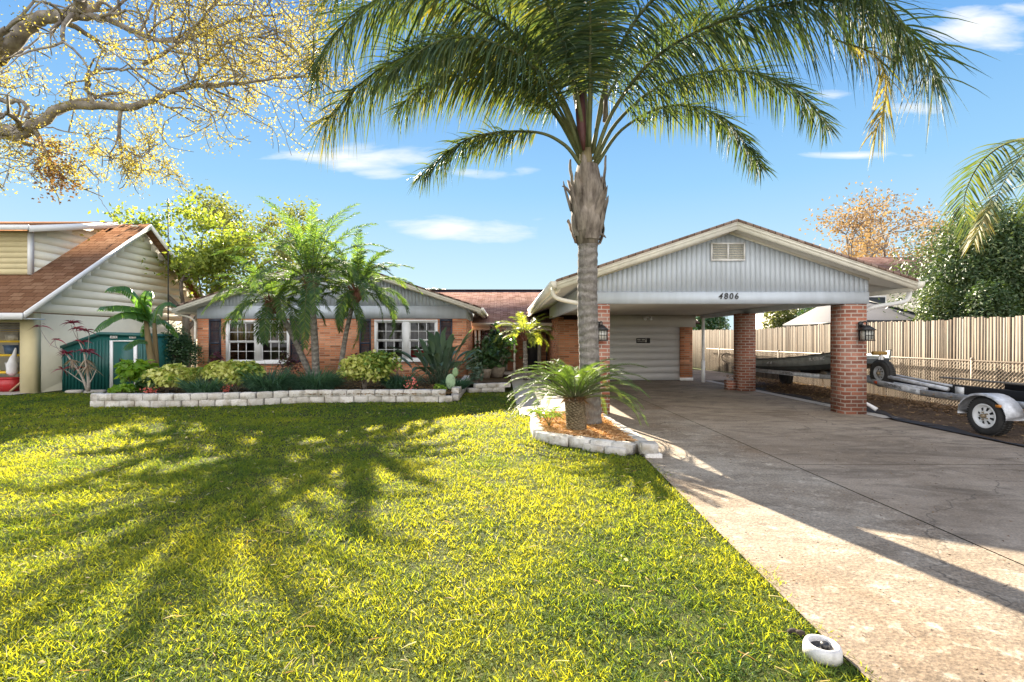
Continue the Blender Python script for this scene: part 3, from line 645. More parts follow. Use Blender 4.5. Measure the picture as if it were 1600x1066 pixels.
# ---------------------------------------------------------------- neighbour house on the left
nb = thing('yellow_house', 'two-storey pale yellow house with a tan shingle roof and open garage at far left', 'house', (-17, 17, 0))
NX, NY, NR_, ZR = -12.97, 13.7, 17.8, 5.63
sl_ = (ZR - 2.23) / (NR_ - 13.14)
m = MB(); m.box(-25, -13.35, NY, NY + .22, 1.97, 2.22); m.box(NX - .38, NX, NY, NY + .22, 0, 2.22); m.box(-25, -19, NY, NY + .22, 0, 1.968); m.build('garage_front', YEL, nb)
m = MB(); m.box(NX - .22, NX - .01, NY + .221, 22, 0, 2.22); m.box(-25, NX - .23, 19.5, 19.7, 0, 2.2); m.build('side_wall', plain('pale_stucco', (.68, .65, .52), .85, .05, 3, .3), nb)
m = MB(); z = 2.25
while z < ZR - .1:
    zt = min(z + .246, ZR - .1)
    ya = NY + .0 + max(0, (zt - 2.35) / sl_); yb = min(22.4, 2 * NR_ - ya)
    m.hexa([(NX - .2, ya, z), (NX + .003, ya, z), (NX + .003, yb, z), (NX - .2, yb, z)], [(NX - .2, ya, zt), (NX + .002, ya, zt), (NX + .002, yb, zt), (NX - .2, yb, zt)]); z += .25
m.poly([(NX - .16, NY + .02, 2.25), (NX - .16, 21.9, 2.25), (NX - .16, 21.9, 2.5), (NX - .16, NR_, ZR - .13), (NX - .16, NY + .02, 2.55)], (.158, 0, 0)); m.build('gable_siding', YELS, nb)
m = MB(); th = .1; xr = NX + .32
m.hexa([(-26, 13.1, 2.2 - th), (xr, 13.1, 2.2 - th), (xr, NR_, ZR - th), (-26, NR_, ZR - th)], [(-26, 13.1, 2.2), (xr, 13.1, 2.2), (xr, NR_, ZR), (-26, NR_, ZR)])
m.hexa([(-26, NR_ + .001, ZR - th), (xr, NR_ + .001, ZR - th), (xr, 22.5, 2.2), (-26, 22.5, 2.2)], [(-26, NR_ + .001, ZR), (xr, NR_ + .001, ZR), (xr, 22.5, 2.3), (-26, 22.5, 2.3)])
nr = m.build('roof', SHN, nb)
m = MB()
m.hexa([(xr + .002, 13.08, 2.05), (xr + .04, 13.08, 2.05), (xr + .04, NR_, ZR - .18), (xr + .002, NR_, ZR - .18)], [(xr + .002, 13.08, 2.21), (xr + .04, 13.08, 2.21), (xr + .04, NR_, ZR - .01), (xr + .002, NR_, ZR - .01)])
m.hexa([(xr + .002, NR_ + .002, ZR - .18), (xr + .04, NR_ + .002, ZR - .18), (xr + .04, 22.5, 2.05), (xr + .002, 22.5, 2.05)], [(xr + .002, NR_ + .002, ZR - .01), (xr + .04, NR_ + .002, ZR - .01), (xr + .04, 22.5, 2.26), (xr + .002, 22.5, 2.26)])
m.box(-26, xr + .0, 13.04, 13.08, 2.02, 2.19); m.build('fascia', WINW, nr)
m = MB(); m.hexa([(NX + .03, 13.1, 2.06), (xr, 13.1, 2.06), (xr, NR_, ZR - .12), (NX + .03, NR_, ZR - .12)], [(NX + .03, 13.1, 2.09), (xr, 13.1, 2.09), (xr, NR_, ZR - .105), (NX + .03, NR_, ZR - .105)])
m.box(-25, xr, 13.09, NY - .01, 2.03, 2.06); m.build('soffit', WINW, nr)
# dormer
DX = -14.06; DY = 14.74
m = MB(); z = 3.42
while z < 4.72:
    zt = min(z + .16, 4.72); m.hexa([(-22, DY - .003, z), (DX - .05, DY - .003, z), (DX - .05, DY + .1, z), (-22, DY + .1, z)], [(-22, DY, zt), (DX - .05, DY, zt), (DX - .05, DY + .1, zt), (-22, DY + .1, zt)]); z += .163
m.build('dormer_front', YEL, nb)
m = MB(); z = 3.42
while z < 4.72 + .7:
    zt = z + .246; ya = DY + .101 + max(0, (z - 3.42) / sl_ ); 
    yb0 = DY + .1 if zt < 4.75 else DY + (zt - 4.75) / .29
    ybk = 13.1 + (z + .02 - 2.2) / sl_ + 1.2
    m.hexa([(DX - .1, yb0, z), (DX + .003, yb0, z), (DX + .003, ybk, z), (DX - .1, ybk, z)], [(DX - .1, yb0, zt), (DX + .002, yb0, zt), (DX + .002, ybk, zt), (DX - .1, ybk, zt)]); z += .25
m.poly([(DX - .09, DY + .1, 3.42), (DX - .09, NR_, 5.4), (DX - .09, NR_, 5.56), (DX - .09, DY + .1, 4.82)], (.088, 0, 0))
m.build('dormer_side', YELS, nb)
m = MB(); m.box(DX - .049, DX + .03, DY - .03, DY + .1, 3.42, 4.75); m.build('corner_board', WINW, nb)
m = MB(); m.hexa([(-22, DY - .4, 4.74), (DX + .35, DY - .4, 4.74), (DX + .35, NR_ + .02, 5.58), (-22, NR_ + .02, 5.58)], [(-22, DY - .4, 4.80), (DX + .35, DY - .4, 4.80), (DX + .35, NR_ + .02, 5.72), (-22, NR_ + .02, 5.72)])
dr = m.build('dormer_roof', SHN, nb)
m = MB(); m.box(-22, DX + .36, DY - .44, DY - .405, 4.66, 4.80); m.hexa([(DX + .352, DY - .4, 4.60), (DX + .39, DY - .4, 4.60), (DX + .39, NR_, 5.5), (DX + .352, NR_, 5.5)], [(DX + .352, DY - .4, 4.79), (DX + .39, DY - .4, 4.79), (DX + .39, NR_, 5.70), (DX + .352, NR_, 5.70)]); m.build('fascia', WINW, dr)
m = MB()
for k in range(5): m.box(-19, -13.36, NY + .25 + k * .01, NY + .27 + k * .01, 1.72 + k * .05, 1.76 + k * .05)
m.build('raised_garage_door', BLIND, nb)
# garage contents
sh = thing('shelving_unit', 'black and yellow shelving rack inside the open neighbouring garage', 'shelf', (-14.6, 14.6, .02))
YP_ = plain('yellow_shelf', (.75, .5, .03), .5, .1, 5)
m = MB()
for x in (-15.6, -14.02):
    for y in (14.35, 14.8): m.box(x, x + .05, y, y + .05, .02, 1.78)
m.build('post', BLACKM, sh)
for z in (.5, 1.0, 1.4, 1.72):
    m = MB(); m.box(-15.55, -13.97, 14.34, 14.86, z, z + .06); m.build('shelf', YP_, sh)
for (x, z, w_, h_, c, lab) in ((-14.35, 1.065, .28, .26, (.05, .09, .16), 'dark blue storage box on the middle shelf of the garage rack'), (-14.3, 1.465, .3, .2, (.45, .42, .36), 'grey white box on the top shelf of the garage rack'), (-14.3, .565, .26, .25, (.5, .5, .52), 'white tub on the lower shelf of the garage rack')):
    m = MB(); mt = plain('box_' + str(int(z * 100)), c, .6, .4, 12); m.hexa([(x - w_ / 2 + .02, 14.4, z), (x + w_ / 2 - .02, 14.4, z), (x + w_ / 2 - .02, 14.75, z), (x - w_ / 2 + .02, 14.75, z)], [(x - w_ / 2, 14.38, z + h_ - .03), (x + w_ / 2, 14.38, z + h_ - .03), (x + w_ / 2, 14.77, z + h_ - .03), (x - w_ / 2, 14.77, z + h_ - .03)]); m.box(x - w_ / 2 - .015, x + w_ / 2 + .015, 14.37, 14.78, z + h_ - .029, z + h_)
    tag(m.build('storage_box', mt), lab, 'box')
m = MB(); m.hexa([(-14.3, 13.98, .02), (-13.85, 13.98, .02), (-13.85, 14.28, .02), (-14.3, 14.28, .02)], [(-14.36, 13.94, .38), (-13.79, 13.94, .38), (-13.79, 14.32, .38), (-14.36, 14.32, .38)]); m.box(-14.38, -13.77, 13.92, 14.34, .38, .41)
tag(m.build('plastic_tub', plain('red_plastic', (.42, .02, .025), .4, .1, 6)), 'red plastic tub on the floor of the open garage', 'tub')
m = MB(); m.tube(bez([(-13.93, 14.18, 1.25), (-13.96, 14.17, 1.05), (-14.0, 14.15, .85), (-14.02, 14.15, .65), (-14.0, 14.15, .45)], 8), [.02, .04, .05, .09, .10, .14, .12, .13, .05], 7)
tag(m.build('cloth_bag', plain('white_cloth', (.7, .7, .72), .8, .1, 9)), 'white cloth bag hanging beside the garage shelving', 'bag')
m = MB(); m.hexa([(-13.62, 14.0, .02), (-13.45, 14.0, .02), (-13.45, 14.05, .02), (-13.62, 14.05, .02)], [(-13.56, 14.3, 1.6), (-13.36, 14.3, 1.6), (-13.36, 14.35, 1.6), (-13.56, 14.35, 1.6)])
tag(m.build('wood_board', plain('raw_plywood', (.3, .17, .09), .8, .2, 5)), 'brown wooden board leaning upright in the neighbouring garage', 'board')
m = MB(); m.bar((-13.85, 13.95, .03), (-13.42, 14.1, .5), .09, .04); tag(m.build('timber_offcut', plain('pale_timber', (.42, .28, .17), .8, .2, 5)), 'short pale timber propped at the garage corner', 'timber')

# green shed
shd = thing('garden_shed', 'dark green ribbed metal shed with a white framed door beside the yellow house', 'shed', (-11.5, 14.9, 0))
GRN = plain('dark_green_metal', (.012, .095, .085), .4, .15, 3)
YS = 14.25
def X_(px, Y=YS): return (px - CX) / F * Y
def Z_(py, Y=YS): return H - (py - CY) / F * Y
sp = [(X_(97), 0.0), (X_(236), 0.0), (X_(236), Z_(524)), (X_(157), Z_(521)), (X_(97), Z_(543))]
m = MB(); m.poly([(x, YS, z) for x, z in sp], (0, 1.6, 0))
def shed_top(x):
    if x < X_(157): return Z_(543) + (Z_(521) - Z_(543)) * (x - X_(97)) / (X_(157) - X_(97))
    return Z_(521) + (Z_(524) - Z_(521)) * (x - X_(157)) / (X_(236) - X_(157))
x = X_(98)
while x < X_(234):
    if not X_(169) < x < X_(218):
        m.hexa([(x, YS - .018, .05), (x + .035, YS - .018, .05), (x + .045, YS, .05), (x - .01, YS, .05)], [(x, YS - .018, shed_top(x) - .17), (x + .035, YS - .018, shed_top(x) - .17), (x + .045, YS, shed_top(x) - .17), (x - .01, YS, shed_top(x) - .17)])
    x += .098
m.build('body', GRN, shd)
m = MB(); m.poly([(X_(96), YS - .05, Z_(545)), (X_(157), YS - .05, Z_(524)), (X_(237), YS - .05, Z_(527)), (X_(237), YS - .05, Z_(522.5)), (X_(157), YS - .05, Z_(519)), (X_(96), YS - .05, Z_(540.5))], (0, 1.7, 0)); m.build('roof', GRN, shd)
m = MB(); m.box(X_(173), X_(177.5), YS - .04, YS - .002, .08, Z_(532)); m.box(X_(210), X_(215), YS - .04, YS - .002, .08, Z_(532)); m.box(X_(177.6), X_(209.9), YS - .04, YS - .002, Z_(534), Z_(532)); m.box(X_(173), X_(215), YS - .04, YS - .002, .03, .078); df = m.build('door_frame', WINW, shd)
m = MB(); m.box(X_(178), X_(209.5), YS - .025, YS - .003, .085, Z_(534.5)); dd = m.build('door', GRN, shd)
m = MB(); m.box(X_(188), X_(191), YS - .05, YS - .026, Z_(565), Z_(560)); m.build('handle', BLACKM, dd)
for a, b in ((173, 184), (203, 213)):
    m = MB(); m.box(X_(a), X_(b), YS - .03, YS - .002, Z_(529), Z_(524.5)); v = m.build('vent', WINW, shd)
    q = MB()
    for k in range(4): q.box(X_(a) + .03 + k * .04, X_(a) + .05 + k * .04, YS - .034, YS - .031, Z_(528), Z_(525.5))
    q.build('slot', BLIND, v)
# flat stones at the shed foot
for i, (px, w_) in enumerate(((118, .42), (150, .5), (185, .45))):
    m = MB(); x = X_(px, 13.9); m.hexa([(x - w_ / 2, 13.75, 0), (x + w_ / 2, 13.8, 0), (x + w_ / 2, 13.98, 0), (x - w_ / 2, 13.97, 0)], [(x - w_ / 2 + .03, 13.79, .07), (x + w_ / 2 - .03, 13.82, .09), (x + w_ / 2 - .02, 13.96, .08), (x - w_ / 2 + .02, 13.95, .08)])
    tag(m.build('paving_stone', CONW), ['flat pale stone left of the red-leaved shrub foot', 'flat pale stone at the foot of the red-leaved shrub', 'flat pale stone in front of the shed door'][i], 'stone', 'flat stones along the shed')
# ---------------------------------------------------------------- vegetation helpers
UP = Vector((0, 0, 1))
def frond(parent, pts, mat, stem_mat, ll=.5, lw=.03, n=110, r0=.028, droop=.5, start=.18, fwd=.55, spread=.25, upf=.1, taper_tip=.45, seg=4, name='frond', rn=(0, 1), stem=True, tw=0.0, vee=0.0, hang=0.0):
    """one palm frond: rachis through pts with pairs of leaflets"""
    c = bez(pts, 26); mb = MB()
    q = np.array([tuple(v) for v in c]); L = np.concatenate([[0], np.cumsum(np.linalg.norm(np.diff(q, axis=0), axis=1))]); L /= L[-1]
    t = np.linspace(start, 1.0, n); t = np.repeat(t, 2) + NR.uniform(-.004, .004, n * 2); t = np.clip(t, 0, .999)
    pos_ = np.stack([np.interp(t, L, q[:, i]) for i in range(3)], 1); p2 = np.stack([np.interp(np.clip(t + .02, 0, 1), L, q[:, i]) for i in range(3)], 1); p1 = np.stack([np.interp(np.clip(t - .02, 0, 1), L, q[:, i]) for i in range(3)], 1)
    T = p2 - p1; T /= np.linalg.norm(T, axis=1, keepdims=True) + 1e-9
    a0 = q[-1] - q[0]; sd = np.cross(a0, (0, 0, 1.0)); 
    if np.linalg.norm(sd[:2]) < .05: sd = np.array([1.0, 0, 0])
    Sd = np.cross(T, np.cross(sd, T)); Sd /= np.linalg.norm(Sd, axis=1, keepdims=True) + 1e-9
    Nn = np.cross(Sd, T); Nn *= np.where(Nn[:, 2:3] < 0, -1, 1)
    sg = np.tile([1, -1], n)[:, None]
    k = (t - start) / (1 - start); prof = (.45 + .55 * np.minimum(1, k * 5)) * (1 - (1 - taper_tip) * np.maximum(0, (k - .55) / .45) ** 1.5)
    d = Sd * sg + T * (fwd + .5 * k[:, None]) + Nn * (upf + vee + NR.normal(size=(2 * n, 1)) * spread) + np.array([0, 0, -hang])
    ln = ll * prof * NR.uniform(.85, 1.1, 2 * n)
    sdv = np.cross(d, Nn + NR.normal(size=(2 * n, 3)) * .35)
    strips(mb, pos_, d, ln, lw * (.6 + .4 * prof), droop * NR.uniform(.6, 1.25, 2 * n), seg, side=sdv, rnd=NR.uniform(rn[0], rn[1], 2 * n), base=.45)
    fo = mb.build(name, mat, parent)
    if stem:
        rb = MB(); rb.tube(c, [max(.003, r0 * (1 - .88 * i / 26)) for i in range(27)], 6); rb.build('stalk', stem_mat, fo, smooth=True)
    return fo
def arc(base, az, el, L, droop, n=5, bend=0.0):
    """points of an arching frond from base"""
    out = [Vector(base)]; p = Vector(base); e = el; a = az
    for i in range(n):
        e -= droop / n * (1 + i * .35); a += bend / n
        p = p + Vector((math.cos(a) * math.cos(e), math.sin(a) * math.cos(e), math.sin(e))) * (L / n); out.append(p.copy())
    return out
def blade_leaf(mb, base, az, el, L, w, droop=.6, n=8, fold=.25, r=None, tears=0, curl=0.0):
    """broad strap or paddle leaf with a folded midrib"""
    pts = arc(base, az, el, L, droop, n, curl); v = []; f = []
    for i, p in enumerate(pts):
        t = i / n; pr = math.sin(math.pi * min(1, (.08 + .92 * t))) ** .6 if t < 1 else .02
        T = (pts[min(i + 1, n)] - pts[max(i - 1, 0)]).normalized(); s = T.cross(UP)
        s = s.normalized() if s.length > .05 else Vector((math.sin(az), -math.cos(az), 0)); u = s.cross(T)
        h = w * .5 * pr
        v += [p - s * h + u * h * fold, p, p + s * h + u * h * fold]
    for i in range(n):
        a = i * 3
        f += [(a, a + 1, a + 4, a + 3), (a + 1, a + 2, a + 5, a + 4)]
    mb.add(v, f, R.random() if r is None else r)
def torn_leaf(mb, pts, w, n=34, sag=.5):
    """banana blade: many transverse strips hanging from a midrib"""
    c = bez(pts, n); 
    for sg in (-1, 1):
        run = 0
        for i in range(1, n):
            t = i / n; pr = math.sin(math.pi * min(1, .1 + .9 * t)) ** .5
            T = (c[i + 1] - c[i - 1]).normalized(); s = T.cross(UP).normalized() * sg; h = w * .5 * pr
            if run <= 0: run = R.randint(2, 5); gap = R.random() < .6; tilt = R.uniform(-.1, .1); ex = R.uniform(.88, 1.05)
            run -= 1; a = c[i - 1] if not (gap and run == 0) else c[i - 1]
            b = c[i] if not (gap and run == 0) else c[i - 1].lerp(c[i], .55)
            dn = Vector((0, 0, -sag * h + tilt * h)); tip = s * h * ex * .85 + dn
            ka = s * h * .45 + UP * h * .07
            mb.add([a, b, b + ka, b + tip, a + tip, a + ka], [(0, 1, 2, 5), (5, 2, 3, 4)], .35 + .4 * R.random())
def grow(mb, tips, p, d, L, r, lvl, spl=2, bendz=.1, wander=.35, minr=.006, ratio=.72, sides=6, sprd=.6):
    p = Vector(p); d = Vector(d).normalized(); n = 4; pts = [p]; rd = [r]
    for i in range(n):
        d = (d + Vector((R.gauss(0, wander), R.gauss(0, wander), R.gauss(0, wander) + bendz)) * .45).normalized()
        p = p + d * (L / n); pts.append(p.copy()); rd.append(max(minr, r * (1 - .3 * (i + 1) / n)))
        if lvl <= 1 or (lvl <= 2 and i >= 2): tips.append((p.copy(), lvl))
    mb.tube(pts, rd, sides if lvl > 1 else 4, cap=False)
    if lvl <= 0: return
    for k in range(spl + (R.random() < .4)):
        dd = (d + Vector((R.gauss(0, sprd), R.gauss(0, sprd), R.gauss(0, sprd) + bendz))).normalized()
        at = pts[-1] if k < 2 else pts[2]
        grow(mb, tips, at, dd, L * ratio * R.uniform(.8, 1.15), rd[-1] * .7, lvl - 1, spl, bendz, wander, minr, ratio, sides, sprd)
def tree(name, label, base, h, r, crown_mat, lf=(.09, .05), nl=26, clump=.35, lvl=4, L=1.4, spl=2, lean=(0, 0), group=None, bark=None, bendz=.15, sprd=.6, seed=1, cat='tree', up=.3):
    R.seed(seed); b = Vector(base)
    tr = thing(name, label, cat, base, group); m = MB(); tips = []
    top = b + Vector((lean[0], lean[1], h)); mid = b.lerp(top, .5) + Vector((R.gauss(0, .1), R.gauss(0, .1), 0))
    pts = bez([b, mid, top], 8); m.tube(pts, [r * (1.25 - .5 * i / 8) for i in range(9)], 9)
    for k in range(3 + (r > .15)):
        a = k * 2.1 + R.random(); grow(m, tips, top if k < 3 else pts[6], (math.cos(a) * .8, math.sin(a) * .8, .75), L, r * .55, lvl, spl, bendz, .35, .006, .74, 6, sprd)
    m.build('trunk', bark or BARK, tr, smooth=True)
    P_ = np.array([tuple(t[0]) for t in tips]); c = np.repeat(P_, nl, axis=0) + NR.normal(size=(len(P_) * nl, 3)) * clump * np.array([1, 1, .7])
    cm = MB(); tint = np.repeat(NR.rand(len(P_)), nl) * .6 + NR.rand(len(c)) * .4
    leaves(cm, c, lf[0], lf[1], up, rnd=tint); cm.build('crown', crown_mat, tr)
    return tr
def bush(name, label, c, rx, ry, rz, n, lf, mat, group=None, cat='shrub', up=.6, flowers=None, stems=5, lump=7, seed=3):
    R.seed(seed); rs = np.random.RandomState(seed)
    t = thing(name, label, cat, c, group); m = MB(); b = Vector(c)
    cen = []
    for k in range(lump):
        a = rs.uniform(0, 6.28); rr = rs.uniform(.15, .62); cen.append((rr * math.cos(a) * rx, rr * math.sin(a) * ry, rz * rs.uniform(.38, .72), rs.uniform(.38, .58)))
    cen.append((0, 0, rz * .45, .62))
    for k in range(stems): m.tube(bez([b + Vector((R.gauss(0, .04), R.gauss(0, .04), 0)), b + Vector((cen[k % len(cen)][0] * .5, cen[k % len(cen)][1] * .5, rz * .35)), b + Vector((cen[k % len(cen)][0], cen[k % len(cen)][1], cen[k % len(cen)][2] * 1.2))], 5), [.012, .011, .01, .009, .008, .006], 5)
    m.build('stem', BARK, t, smooth=True)
    w = rs.choice(len(cen), n); u = rs.normal(size=(n, 3)); u /= np.linalg.norm(u, axis=1, keepdims=True); u[:, 2] = np.where(u[:, 2] < -.35, -u[:, 2], u[:, 2])
    K = np.array(cen); s = K[w, 3] * (rs.uniform(.72, 1.06, n))
    p = K[w, :3] + u * np.stack([s * rx, s * ry, s * rz * .8], 1); p[:, 2] = np.maximum(p[:, 2], .02)
    p += np.array(c); cm = MB()
    leaves(cm, p, lf[0], lf[1], up, rnd=np.clip(rs.rand(n) * .75 + .25 * rs.rand(len(cen))[w], 0, 1), nrm=u * .7 + rs.normal(size=(n, 3)) * .55 + np.array([0, 0, up]))
    cm.build('foliage', mat, t)
    if flowers:
        (fx, fz, fr, fm, fn) = flowers; fb = MB(); q = rs.normal(size=(fn, 3)) * fr * .5 + np.array([c[0] + fx, c[1] - ry * .72, c[2] + fz])
        leaves(fb, q, .045, .04, 0, nrm=rs.normal(size=(fn, 3)) + np.array([0, -1.2, .4])); fb.build('blossom', fm, t)
    return t

# ---------------------------------------------------------------- foliage materials
PALMG = leafm('queen_palm_leaflet', [(0, (.034, .066, .045)), (.45, (.062, .108, .062)), (.8, (.115, .145, .055)), (1, (.32, .27, .08))], .33, .6, .3, 1.45, tint=(1.5, 1.3, .4))
PALMY = leafm('yellowing_palm_leaflet', [(0, (.09, .12, .03)), (.5, (.22, .20, .06)), (1, (.36, .27, .11))], .4, .5, .4, 1.6)
PSTALK = plain('green_grey_palm_stalk', (.12, .13, .06), .8, .25, 6, .3, .15)
DATE = leafm('date_palm_leaflet', [(0, (.035, .075, .05)), (.5, (.065, .12, .06)), (.85, (.13, .19, .06)), (1, (.24, .27, .06))], .42, .65, .12, 1.8, tint=(1.4, 1.35, .35))
BLUEG = leafm('blue_green_palm_leaflet', [(0, (.035, .08, .055)), (1, (.08, .14, .075))], .35, .4, .5, 1.5)
CYC = leafm('cycad_leaflet', [(0, (.055, .10, .035)), (.6, (.10, .155, .05)), (1, (.17, .21, .07))], .3, .55, .3, 1.7, tint=(1.4, 1.4, .4))
LIR = leafm('liriope_blade', [(0, (.035, .085, .06)), (.7, (.075, .16, .095)), (1, (.15, .25, .14))], .3, .45, .4)
VAR = leafm('variegated_leaf', [(0, (.07, .14, .03)), (.3, (.16, .26, .04)), (.5, (.46, .50, .12)), (1, (.78, .76, .36))], .35, .45, .4, 1.3)
DKG = leafm('dark_glossy_leaf', [(0, (.02, .055, .022)), (.6, (.045, .10, .035)), (1, (.09, .16, .05))], .28, .35, .6)
HEART = leafm('bright_heart_leaf', [(0, (.09, .19, .03)), (.6, (.19, .33, .04)), (1, (.38, .45, .06))], .5, .4, .5)
LIME = leafm('lime_tree_leaf', [(0, (.08, .13, .03)), (.5, (.20, .26, .05)), (1, (.42, .42, .09))], .4, .5, .3, 1.5)
OAKL = leafm('golden_oak_leaf', [(0, (.16, .13, .04)), (.35, (.34, .29, .08)), (.7, (.50, .43, .15)), (1, (.55, .42, .26))], .4, .6, .2, 1.2)
RUSTL = leafm('rust_brown_leaf', [(0, (.10, .055, .035)), (.6, (.20, .11, .06)), (1, (.32, .22, .12))], .3, .7, .1, 1.2)
ORGL = leafm('orange_autumn_leaf', [(0, (.28, .18, .12)), (.5, (.40, .27, .16)), (1, (.50, .38, .27))], .25, .7, .1, .9)
EVG = leafm('evergreen_leaf', [(0, (.025, .055, .022)), (.5, (.06, .105, .035)), (.8, (.16, .20, .075)), (1, (.48, .47, .30))], .25, .45, .5, 1.4)  # top stop is cream, spread over random leaves
OLIVE = leafm('olive_leaf', [(0, (.06, .085, .03)), (.6, (.16, .18, .06)), (1, (.32, .31, .10))], .4, .5, .4)
BAN = leafm('banana_leaf', [(0, (.04, .11, .045)), (1, (.12, .24, .06))], .45, .35, .6, 2.0)
STREL = leafm('grey_green_paddle_leaf', [(0, (.06, .11, .075)), (.6, (.12, .18, .12)), (1, (.20, .27, .16))], .25, .4, .5, 1.3)
CORD = leafm('burgundy_leaf', [(0, (.07, .015, .025)), (.6, (.20, .03, .06)), (1, (.42, .07, .12))], .4, .4, .5)
CROT = leafm('purple_green_leaf', [(0, (.05, .02, .03)), (.5, (.14, .04, .07)), (.8, (.10, .15, .04)), (1, (.30, .22, .05))], .3, .4, .5)
PINK = leafm('coral_petal', [(0, (.75, .12, .12)), (1, (.85, .30, .25))], .3, .6, .2, nsc=0)
TRK = None
def trunkm():
    m, t = mk('ringed_palm_trunk'); p = pos(t); g_ = N(t, 'ShaderNodeNewGeometry'); z = N(t, 'ShaderNodeSeparateXYZ', inp={0: g_.outputs['Position']}).outputs[2]
    w = noise(t, pos(t, (1, 1, .6)), 2.6, 5, .6); ring = M(t, 'SINE', M(t, 'ADD', M(t, 'MULTIPLY', z, 46.0), M(t, 'MULTIPLY', w, 16.0)))
    n = noise(t, p, 14, 6, .7); st = noise(t, pos(t, (9, 9, 1.2)), 4, 5, .7)
    c = mixc(t, rng(t, n, .3, .7), (.13, .115, .10), (.33, .30, .27)); c = mixc(t, M(t, 'MULTIPLY', rng(t, ring, .15, .95), .45), c, (.12, .105, .095)); c = mixc(t, rng(t, st, .55, .75, 0, .45), c, (.42, .39, .36))
    return finish(m, t, c, .95, M(t, 'ADD', M(t, 'MULTIPLY', ring, .6), M(t, 'ADD', n, st)), .9, .02, .15)
TRK = trunkm()
BOOT = plain('dry_palm_boot', (.085, .065, .052), .95, .4, 9, .9, .15, c2=(.34, .29, .245), stretch=(1, 1, .3))
RUSTY = plain('rusty_red_fibre', (.16, .055, .04), .95, .5, 12, .9, .1, c2=(.34, .16, .12), stretch=(1, 1, .4))

# ---------------------------------------------------------------- queen palm in the middle
R.seed(11); NR.seed(11)
Y0 = 8.15; bx = (918 - CX) / F * Y0
qp = thing('queen_palm', 'tall queen palm with ringed grey trunk in front of the carport', 'palm tree', (bx, Y0, .1))
def q_(px, py, Y=Y0): return P(px, py, Y)
m = MB(); c = []; rr = []
for i in range(61):
    t = i / 60; z = .05 + t * 3.15; px = 921 - 3 * t + 1.2 * math.sin(t * 7)
    c.append(Vector(((px - CX) / F * Y0, Y0, z))); rr.append(.172 - .012 * t + .05 * math.exp(-t * 14) + .0045 * math.sin(z * 44) + R.uniform(-.003, .003))
m.tube(c, rr, 22); m.build('trunk', TRK, qp, smooth=True)
cx_ = (918 - CX) / F * Y0
# old leaf boots: a flared head of overlapping dry sheaths
m = MB(); m.tube([(cx_, Y0, 3.05), (cx_, Y0, 3.4), (cx_, Y0, 3.9), (cx_, Y0, 4.35)], [.17, .24, .27, .17], 18); m.build('boot_core', BOOT, qp, smooth=True)
for k in range(30):
    a = k * 2.399 + R.uniform(-.2, .2); z0 = 3.06 + (k / 30) * .85; Lb = R.uniform(.32, .72); w0 = R.uniform(.07, .13)
    ca, sa = math.cos(a), math.sin(a); mb = MB(); n = 7; v = []; f = []
    fl = R.uniform(-.05, .12)
    for i in range(n + 1):
        t = i / n; r_ = .19 + .085 * math.sin(t * 1.9) + fl * t * t + (R.uniform(-.008, .008)); w = w0 * (1 - .55 * t ** 1.5) * (1 if t < 1 else R.uniform(.3, .8))
        for s in (-1, -.4, .4, 1):
            rr_ = r_ + .03 * (1 - s * s)
            v.append((cx_ + ca * rr_ - sa * s * w, Y0 + sa * rr_ + ca * s * w, z0 + t * Lb + R.uniform(-.012, .012) * (1 + 3 * (i == n))))
    for i in range(n):
        for j in range(3): f.append((i * 4 + j, i * 4 + j + 1, i * 4 + 5 + j, i * 4 + 4 + j))
    mb.add(v, f); mb.build('boot', BOOT, qp)
for pts in ([q_(893, 330), q_(884, 300), q_(880, 283)], [q_(893, 305), q_(884, 293), q_(878, 291)], [q_(936, 365), q_(943, 368), q_(947, 372)], [q_(945, 310), q_(949, 290)]):
    mb = MB(); mb.tube(bez(pts, 5), [.026, .024, .02, .017, .013, .006], 6); mb.build('stub', BOOT, qp)
